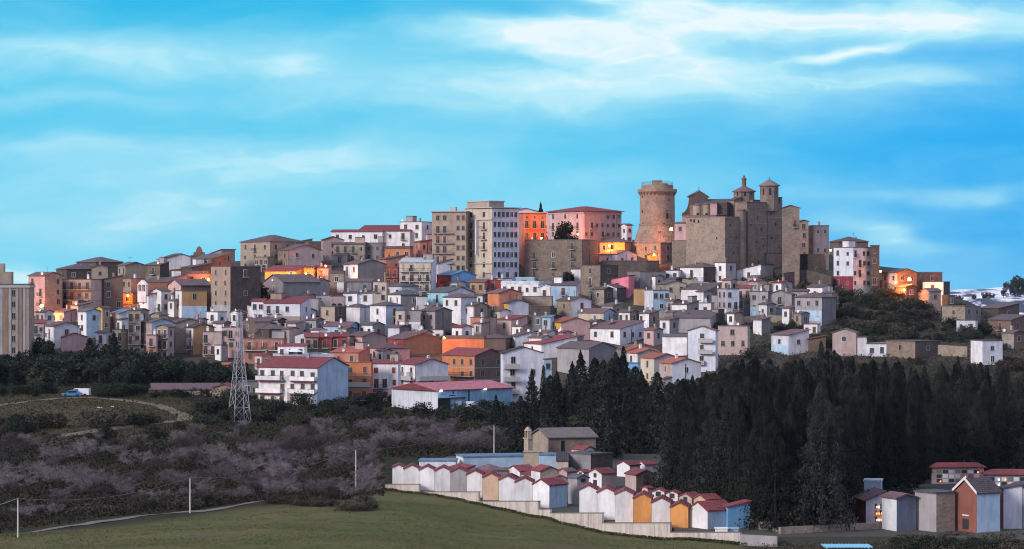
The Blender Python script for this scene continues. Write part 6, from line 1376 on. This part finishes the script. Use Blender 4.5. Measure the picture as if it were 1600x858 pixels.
def bare(seed, H, mat, nb=9, spread=.75):
    rr = random.Random(seed); b = MB(); tw = []
    def grow(p, d, L, r0, lev):
        q = p+d*L; 
        if lev <= 1: b.tube(p, q, r0, r0*.65, 4 if lev == 0 else 3)
        else: tw.append((p, q, r0))
        if lev >= 4: return
        for k in range(rr.choice((3, 4)) if lev < 3 else 4):
            nd_ = (d+Vector((rr.gauss(0, 1), rr.gauss(0, 1), rr.gauss(0, .6)))*spread*.62).normalized(); nd_.z = abs(nd_.z)*.8+.12; nd_.normalize()
            grow(p+d*L*rr.uniform(.45, 1), nd_, L*rr.uniform(.55, .78), r0*.55, lev+1)
    for s_ in range(rr.choice((2, 3))):
        a = rr.uniform(0, 6.28); grow(Vector((math.cos(a)*.3, math.sin(a)*.3, -.3)), Vector((math.cos(a)*.35, math.sin(a)*.35, 1)).normalized(), H*.36, H*.016, 0)
    tm = b.mesh('trunk', M_BARK); c = MB()
    for p, q, r0 in tw:
        w = max(.012, r0*.9); d = (q-p); s_ = d.cross(Vector((rr.gauss(0, 1), rr.gauss(0, 1), rr.gauss(0, 1)))).normalized()*w
        c.face([p-s_, p+s_, q+s_*.4, q-s_*.4])
        for k in range(3):
            o = p.lerp(q, rr.uniform(.3, 1)); e = o+(d.normalized()+Vector((rr.gauss(0, 1), rr.gauss(0, 1), rr.gauss(0, 1)))*.6).normalized()*H*rr.uniform(.04, .09); s2 = (e-o).cross(Vector((rr.gauss(0, 1), rr.gauss(0, 1), .3))).normalized()*.011*1.3
            c.face([o-s2, o+s2, e])
    return tm, c.mesh('twigs', mat)
def bushm(seed, Rr, Hh, mat, n=1500):
    r_ = np.random.default_rng(seed); k = 9; cc = np.stack([r_.normal(0, .45, k)*Rr, r_.normal(0, .45, k)*Rr, r_.uniform(.2, .75, k)*Hh], 1); cr_ = r_.uniform(.3, .55, k)*Rr
    i = r_.integers(0, k, n); d = r_.normal(size=(n, 3)); d /= np.linalg.norm(d, axis=1, keepdims=True); C = cc[i]+d*cr_[i][:, None]*(.6+.5*r_.random((n, 1))); C[:, 2] = np.abs(C[:, 2]); return tri_mesh('foliage', C, r_.uniform(.10, .24, n)*Rr*.42, mat, r_)
PROTO = {
 'cyp': [(conifer(s, 14, 1.55, M_CYP, 3200, 'cyp'), trunk_mesh(14, .2), 14) for s in (1, 2, 3)],
 'fir': [(conifer(s, 14, 3.0, M_CON, 4200, 'fir'), trunk_mesh(14, .25), 14) for s in (11, 12, 13)],
 'pine': [(conifer(s, 13, 3.6, M_CON, 4200, 'pine'), trunk_mesh(13, .3), 13) for s in (21, 22)],
 'bare': [(*reversed(bare(s, 6, M_TWIG)), 6) for s in (31, 32, 33, 34)], 'dark': [(*reversed(bare(s, 6, M_TWIG2)), 6) for s in (41, 42)],
 'bush': [(bushm(s, 2.2, 2.6, M_OLIVE), None, 2.6) for s in (51, 52, 53)], 'scrub': [(bushm(s, 2.0, 1.8, M_SCRUB), None, 1.8) for s in (61, 62)],
 'ever': [(bushm(s, 3.0, 5.5, M_OLIVE, 2600), trunk_mesh(4, .2), 5.5) for s in (71, 72)],
}
CN = {'cyp': ('cypress_tree', 'cypress'), 'fir': ('conifer_tree', 'conifer'), 'pine': ('conifer_tree', 'conifer'), 'bare': ('bare_tree', 'bare tree'), 'dark': ('bare_tree', 'bare tree'), 'bush': ('bush', 'bush'), 'scrub': ('bush', 'bush'), 'ever': ('evergreen_tree', 'evergreen tree')}
PROTO['near'] = [(conifer(s, 14, rm, mt, 15000, kd, .52), trunk_mesh(14, .22), 14) for s, rm, mt, kd in ((81, 1.7, M_CYP, 'cyp'), (82, 3.6, M_CON, 'pine'), (83, 2.1, M_CYP, 'cyp'), (84, 3.8, M_CON, 'pine'))]
CN['near'] = ('conifer_tree', 'conifer')
def plant(kind, x, y, z, H, label, group, wide=1.0, v=None):
    P = PROTO[kind]; crown, trunk, H0 = P[random.randrange(len(P)) if v is None else v]; nm, cat = CN[kind]; k = H/H0
    if trunk is None:
        o = inst(nm, crown, None, (x, y, z-.1), random.random()*6.28, (k*wide, k*wide, k)); return tag(o, label, cat, group)
    o = empty(nm, (x, y, z), random.random()*6.28); o.scale = (k*wide, k*wide, k); tag(o, label, cat, group)
    inst('twigs' if kind in ('bare', 'dark') else 'crown', crown, o); inst('trunk', trunk, o); return o
def gzl(x, y): return float(gz(x, y))+lump_at(x, y)
CEMX = lambda x, y: (lambda px: CZ if (600 < px and wallY(px) < y < 428) else gzl(x, y))(800+F*x/y)
# --- conifer wood
TOP = lambda px: float(np.interp(px, [740, 800, 850, 900, 960, 1000, 1050, 1100, 1150, 1200, 1250, 1300, 1350, 1400, 1450, 1500, 1600, 1700], [650, 628, 592, 560, 548, 572, 588, 585, 562, 550, 560, 545, 562, 558, 570, 562, 572, 570]))
cnt = 0; placed = []
def ok(x, y, d):
    for a, b_ in placed:
        if (a-x)**2+(b_-y)**2 < d*d: return False
    placed.append((x, y)); return True
LC = 'tall dark conifer in the dense wood beside the cemetery'; LY = 'slender dark cypress in the dense wood beside the cemetery'
for band, (ya, yb_, target, dd) in enumerate(((303, 345, 46, 3.0), (345, 400, 52, 3.6), (400, 470, 52, 4.2), (470, 560, 60, 4.6), (560, 625, 50, 4.2))):
    k = 0; tries = 0
    while k < target and tries < 4000:
        tries += 1; Y_ = random.uniform(ya, yb_); px = random.uniform(770, 1640)
        if Y_ < 345 and not (1075+(345-Y_)*3.3 < px < 1312): continue
        if 345 <= Y_ < 400 and not ((1045 < px < 1335) or (1345 <= px < 1450 and Y_ > 350) or (px >= 1450 and Y_ > 384)): continue
        if 400 <= Y_ < 432 and px < 1028: continue
        if 432 <= Y_ < 470 and px < 780: continue
        if Y_ > 560 and px < 850: continue
        x = pt(px, Y_)
        if not ok(x, Y_, dd): continue
        z = CEMX(x, Y_); zt = (429-(TOP(px)+random.choice((0, 4, 10, 18, 28, 40, 55))))/F*Y_; H = min(zt-z, random.uniform(13, 19))
        if H < 4: continue
        kind = random.choices(('cyp', 'fir', 'pine'), (.30, .25, .45))[0]
        if px > 1150 and Y_ > 470: kind = random.choices(('cyp', 'fir', 'pine'), (.5, .1, .4))[0]
        if Y_ < 420: kind = 'near'
        plant(kind, x, Y_, z, H, LY if kind == 'cyp' else LC, 'cypresses of the dense wood' if kind == 'cyp' else 'conifers of the dense wood', wide=max(.75, min(1.5, 15/H*.9))); k += 1
# trees one can tell apart
def tree_at(kind, px, ybase, ytop, y0, label, wide=1.0, v=0, Y=None):
    Y_ = Y or Yof(px, ybase, y0); x = pt(px, Y_); z = gzl(x, Y_) if not (px > 600 and Y_ < 428) else CZ; H = (429-ytop)/F*Y_-z; plant(kind, x, Y_, z, H, label, None, wide, v)
tree_at('fir', 831, 660, 575, 480, 'cone shaped fir standing in front of the sheer white flats', .95, 0, 560)
tree_at('cyp', 849, 660, 570, 480, 'thin cypress needle beside the cone shaped fir', .8, 1, 575)
tree_at('fir', 775, 680, 616, 480, 'small fir covering the east corner of the light blue shed', 1.2, 1, 520)
tree_at('fir', 789, 690, 640, 480, 'lower fir between the shed fir and the wood', 1.3, 2, 505)
tree_at('fir', 907, 640, 546, 480, 'pointed conifer before the big plain grey building', 1.1, 1, 570)
tree_at('cyp', 974, 640, 540, 480, 'tall thin cypress rising against the red tiled gables', .85, 2, 560)
tree_at('pine', 955, 722, 678, 380, 'dark yew like tree behind the old cemetery chapel', 1.5, 0, 424)
tree_at('ever', 938, 735, 690, 380, 'round evergreen shrub between the grey cube and the old chapel', 1.0, 0, 396)
tree_at('ever', 400, 474, 437, 600, 'big round dark tree beside the stone tower house', 1.35, 0)
tree_at('ever', 884, 443, 423, 600, 'dark round bush against the stone palazzo', 1.2, 1, 800)
tree_at('fir', 845, 350, 315, 600, 'araucaria peeping over the white penthouse', .8, 0, 848)
tree_at('ever', 880, 372, 343, 600, 'dark tree before the dusky pink palace', .8, 1, 850)
tree_at('cyp', 1283, 640, 532, 480, 'pointed cypress standing out near the mural house', 1.1, 0, 600); tree_at('cyp', 1497, 640, 556, 480, 'lone cypress spire above the eastern wood', .9, 1, 560)
# --- western trees at the foot of the town
TW = 'dark evergreen tree at the western foot of the town'
for px, yb_, yt in ((52, 566, 524), (70, 570, 530), (30, 580, 548), (95, 580, 548), (118, 585, 545), (140, 575, 527), (160, 585, 535), (178, 576, 517), (195, 590, 545), (214, 592, 552), (236, 590, 548), (262, 594, 556), (285, 596, 560), (310, 596, 562), (335, 598, 566), (360, 596, 572), (8, 585, 552), (105, 600, 560), (60, 600, 562), (240, 604, 566), (150, 604, 560), (20, 604, 570), (190, 606, 566), (300, 606, 574), (385, 594, 566)):
    kind = random.choice(('ever', 'ever', 'pine')) if px != 178 else 'fir'
    Y_ = Yof(px, yb_, 560); x = pt(px, Y_); z = gzl(x, Y_); plant(kind, x, Y_, z, max(3, (429-yt)/F*Y_-z), TW, 'evergreens at the western foot of the town', 1.5 if kind in ('fir', 'cyp') else 1.1)
# --- bushes
LB = 'dark evergreen bush in the valley scrub'; n_b = 0
def scatter(n, region, kind, Hr, label, group, y0=240, dmin=2.0, tops=None, wide=1.0):
    loc = []; k = 0; t = 0
    while k < n and t < n*40:
        t += 1; px, py = region(); Y_ = Yof(px, py, y0); x = pt(px, Y_)
        if any((a-x)**2+(b_-Y_)**2 < dmin*dmin for a, b_ in loc): continue
        loc.append((x, Y_)); z = gzl(x, Y_); H = random.uniform(*Hr)
        if tops is not None: H = min(H, (429-tops(px)+random.uniform(-8, 4))/F*Y_-z)
        if H < .8: continue
        plant(random.choice(kind) if isinstance(kind, (list, tuple)) else kind, x, Y_, z, H, label, group, wide); k += 1
U = random.uniform
TOPB = lambda px: float(np.interp(px, [0, 250, 300, 400, 500, 600, 700, 760, 800], [672, 672, 655, 652, 640, 630, 642, 650, 660]))
scatter(150, lambda: (lambda p: (p, U(672, 790 if p < 575 else 716)))(U(-20, 780)), ['bare', 'bare', 'bare', 'dark'], (3.6, 6.2), 'bare greyish purple tree in the winter wood of the valley', 'bare trees of the valley wood', 330, 2.6, TOPB, 1.35)
scatter(46, lambda: (lambda p: (p, U(785, float(np.interp(p, [0, 200, 400, 560], [822, 805, 784, 768]))) if p < 420 else U(760, 776)))(U(-20, 560)), ['dark', 'bare'], (2.0, 3.6), 'bare tree along the lower edge of the winter wood', 'bare trees along the lower edge of the wood', 300, 2.6, lambda px: 742, 1.35)
scatter(90, lambda: (U(290, 790), U(618, 668)), ['bush', 'bush', 'dark', 'ever'], (1.8, 3.6), LB, 'bushes of the valley scrub', 470, 2.5, lambda px: 603 if px < 560 else 612, 1.2)
scatter(60, lambda: (lambda p: (p if not 90 < p < 145 else p+60, U(606, 622)))(U(-20, 360)), ['bush', 'bush', 'ever'], (1.8, 3.4), 'dark hedge like bush along the top of the knoll', 'bushes along the top of the knoll', 560, 2.5, lambda px: 596 if px < 230 else 607, 1.25)
scatter(34, lambda: (U(-20, 300), U(655, 720)), ['bush', 'scrub', 'dark'], (1.4, 3.2), 'scrubby bush on the slope of the knoll', 'bushes on the slope of the knoll', 430, 3, None, 1.2)
scatter(16, lambda: (U(400, 590), U(780, 800)), ['scrub'], (.5, 1.1), 'low bramble bush at the upper edge of the meadow', 'bramble bushes at the edge of the meadow', 270, 2, None, 1.3)
scatter(105, lambda: (U(1305, 1540), U(452, 536)), ['bush', 'scrub', 'dark', 'bush', 'bush'], (1.6, 3.0), 'dark bush on the steep eastern hillside', 'bushes on the steep eastern hillside', 600, 2.2, lambda px: float(np.interp(px, [1300, 1380, 1440, 1470, 1530], [442, 448, 466, 476, 500])), 1.3)
scatter(80, lambda: (U(1130, 1620), U(520, 585)), ['scrub', 'bare', 'dark', 'dark'], (1.4, 2.6), 'grey scrub bush above the dense wood', 'scrub bushes above the dense wood', 600, 2.4, lambda px: 505 if px > 1300 else 512, 1.3)
scatter(24, lambda: (U(1040, 1260), U(500, 518)), ['scrub', 'bush'], (1.0, 2.0), 'bush on the terraces of the old quarter', 'bushes on the terraces of the old quarter', 600, 2, None, 1.2)
scatter(14, lambda: (U(455, 500), U(488, 515)), ['scrub', 'bush'], (1.0, 2.2), 'bush on the dark steps beside the bluish villa', 'bushes beside the bluish villa', 600, 1.5, None, 1.1)
scatter(12, lambda: (U(660, 720), U(508, 535)), ['scrub', 'bush'], (1.0, 2.4), 'bush behind the three terraced houses', 'bushes behind the terraced houses', 600, 1.5, None, 1.1)
scatter(12, lambda: (U(1370, 1620), U(848, 866)), ['bush', 'scrub'], (.9, 1.4), 'dark bush in front of the tomb chapels', 'bushes in front of the tomb chapels', 240, 1.3, lambda px: 822, 1.3)
scatter(14, lambda: (U(1370, 1620), U(845, 858)), ['bush', 'scrub'], (.8, 1.3), 'dark bush in front of the tomb chapels', 'bushes in front of the tomb chapels', 240, 1.0, lambda px: 820, 1.4)
scatter(30, lambda: (U(1040, 1300), U(425, 452)), ['bush', 'scrub'], (1.2, 2.6), 'ivy bush at the foot of the fortress church', 'bushes at the foot of the fortress church', 600, 1.8, None, 1.1)
scatter(60, lambda: (U(-20, 370), U(566, 606)), ['ever', 'ever', 'bush'], (4, 7.5), TW, 'evergreens at the western foot of the town', 560, 2.2, lambda px: float(np.interp(px, [0, 60, 110, 180, 260, 330, 400], [560, 545, 552, 545, 556, 566, 574])), 1.15)
scatter(46, lambda: (lambda p: (p, U(790, float(np.interp(p, [0, 200, 330], [824, 806, 794])))))(U(-20, 330)), ['scrub', 'bush', 'dark'], (1.0, 2.2), 'low dark bush between track and winter wood', 'low bushes between track and winter wood', 300, 1.8, lambda px: 775, 1.4)
# trees on the far snow hill
for px, py, s_ in ((1578, 445, 14), (1588, 442, 19), (1597, 443, 17), (1568, 452, 9), (1545, 455, 8), (1538, 456, 8), (1551, 456, 7), (1558, 472, 13), (1550, 476, 9), (1522, 457, 7), (1496, 459, 8), (1502, 460, 6), (1608, 446, 18), (1585, 452, 12), (1594, 452, 12), (1530, 474, 6), (1538, 475, 6), (1565, 477, 8), (1592, 484, 12), (1580, 486, 11), (1604, 484, 12)):
    Yh = 3150; o = plant('ever', pt(px, Yh), Yh, (429-py)/F*Yh-9, s_, 'dark tree clump on the snowy hill', 'tree clumps on the snowy hill', 1.0)
# --- undergrowth and grass (uncountable)
def ground_scatter(name, n, region, size, mat, label, hz):
    r_ = np.random.default_rng(99+n); px, Y_ = region(r_, n); x = (px-800)/F*Y_; z = gz(x, Y_)
    lm = np.array([lump_at(a, b_) for a, b_ in zip(x, Y_)]); C = np.stack([x, Y_, z+lm+r_.random(n)*hz], 1); S = r_.uniform(size*.5, size, n)
    me = tri_mesh(name, C, S, mat, r_, .6); o = bpy.data.objects.new(name, me); COL.objects.link(o); tag(o, label, None, None, 'stuff')
def reg_meadow(r_, n):
    px = r_.uniform(-40, 1200, n); Y_ = r_.uniform(238, 345, n); e = np.interp(px, [-40, 0, 200, 300, 380, 560, 605, 1160, 1200], [842, 838, 819, 806, 796, 780, 772, 862, 862]); x = (px-800)/F*Y_
    p = 429-F*gz(x, Y_)/Y_; k = p > e; return px[k], Y_[k]
def gs2(name, n, reg, size, mat, label, hz):
    r_ = np.random.default_rng(5+n); px, Y_ = reg(r_, n); ground_scatter(name, len(px), lambda a, m_: (px, Y_), size, mat, label, hz)
def thin(r_, p, y):
    q = 429-F*gz((p-800)/F*y, y)/y; mo = np.exp(-((p-130)/190)**2-((q-645)/34)**2)
    k = ((p < 600) | (y > 436)) & (r_.random(len(p)) > np.where(mo > .35, .88, 0)); return p[k], y[k]
def reg_foot(r_, n):
    p = r_.uniform(600, 1215, n); return p, np.interp(p, [a for a, _ in wx0], [b_ for _, b_ in wx0])-.35-np.abs(r_.normal(0, .5, n))
gs2('weeds', 9000, reg_foot, .13, leafmat('weed_leaves', (.05, .065, .025), (.12, .11, .055)), 'weeds along the foot of the stepped cemetery wall', .35)
def dry_at(p, y):
    x = (p-800)/F*y; return np.array([mnoise.noise(Vector((a*.045, b_*.085, 9)))+.35*mnoise.noise(Vector((a*.3, b_*.3, 2))) for a, b_ in zip(x, y)])
def reg_green(r_, n): p, y = reg_meadow(r_, n); k = dry_at(p, y) < .08; return p[k], y[k]
def reg_dry(r_, n): p, y = reg_meadow(r_, n); k = dry_at(p, y) > .0; return p[k], y[k]
def reg_knoll(r_, n):
    p = r_.uniform(-40, 330, n); y = r_.uniform(500, 610, n); q = 429-F*gz((p-800)/F*y, y)/y; k = np.exp(-((p-130)/190)**2-((q-645)/34)**2) > .3; return p[k], y[k]
gs2('grass', 110000, reg_green, .095, leafmat('grass_blades', (.075, .10, .034), (.145, .15, .068)), 'short tufty winter grass of the meadow', .08)
gs2('dry_grass', 60000, reg_dry, .085, leafmat('dry_blades', (.15, .13, .07), (.23, .195, .12)), 'dry yellowish patches of the meadow', .07)
gs2('dry_grass', 30000, reg_knoll, .20, leafmat('knoll_blades', (.055, .055, .028), (.13, .105, .06)), 'rough dry grass on the knoll', .15)
gs2('undergrowth', 70000, lambda r_, n: thin(r_, r_.uniform(-40, 780, n), r_.uniform(350, 640, n)), .34, M_UNDER, 'dark brambles and undergrowth covering the valley', .7)
def low_strip(r_, n):
    p = r_.uniform(-40, 575, n); y = r_.uniform(285, 362, n); q = 429-F*gz((p-800)/F*y, y)/y; k = q < np.interp(p, [0, 100, 200, 300, 380, 470, 560], [829, 819, 809, 798, 788, 778, 767]); return p[k], y[k]
gs2('undergrowth', 26000, low_strip, .22, M_UNDER, 'rough weeds between the dirt track and the winter wood', .5)
gs2('undergrowth', 36000, lambda r_, n: (r_.uniform(1100, 1650, n), r_.uniform(600, 800, n)), .34, M_SCRUB, 'rough scrub and weeds on the eastern hillside', .6)
gs2('undergrowth', 9000, lambda r_, n: (r_.uniform(1180, 1660, n), r_.uniform(255, 296, n)), .16, M_SCRUB, 'weeds at the foot of the tomb chapels', .5)
gs2('fallen_needles', 12000, lambda r_, n: (r_.uniform(780, 1660, n), r_.uniform(432, 640, n)), .3, M_CYP, 'dark forest floor growth under the conifers', .8)
# ------------------------------------------------------------------ air
b = MB(); b.box(-1500, 1500, -40, 3600, -460, 80)
hm = bpy.data.materials.new('haze'); hm.use_nodes = True; hn = hm.node_tree.nodes; hn.clear(); ho = hn.new('ShaderNodeOutputMaterial'); hv = hn.new('ShaderNodeVolumePrincipled')
hv.inputs['Color'].default_value = (.62, .80, .95, 1); hv.inputs['Density'].default_value = .00002; hv.inputs['Anisotropy'].default_value = .2; hm.node_tree.links.new(hv.outputs[0], ho.inputs['Volume'])
hz_ = b.build('haze', hm); tag(hz_, 'thin blue evening air over the valley', None, None, 'stuff')
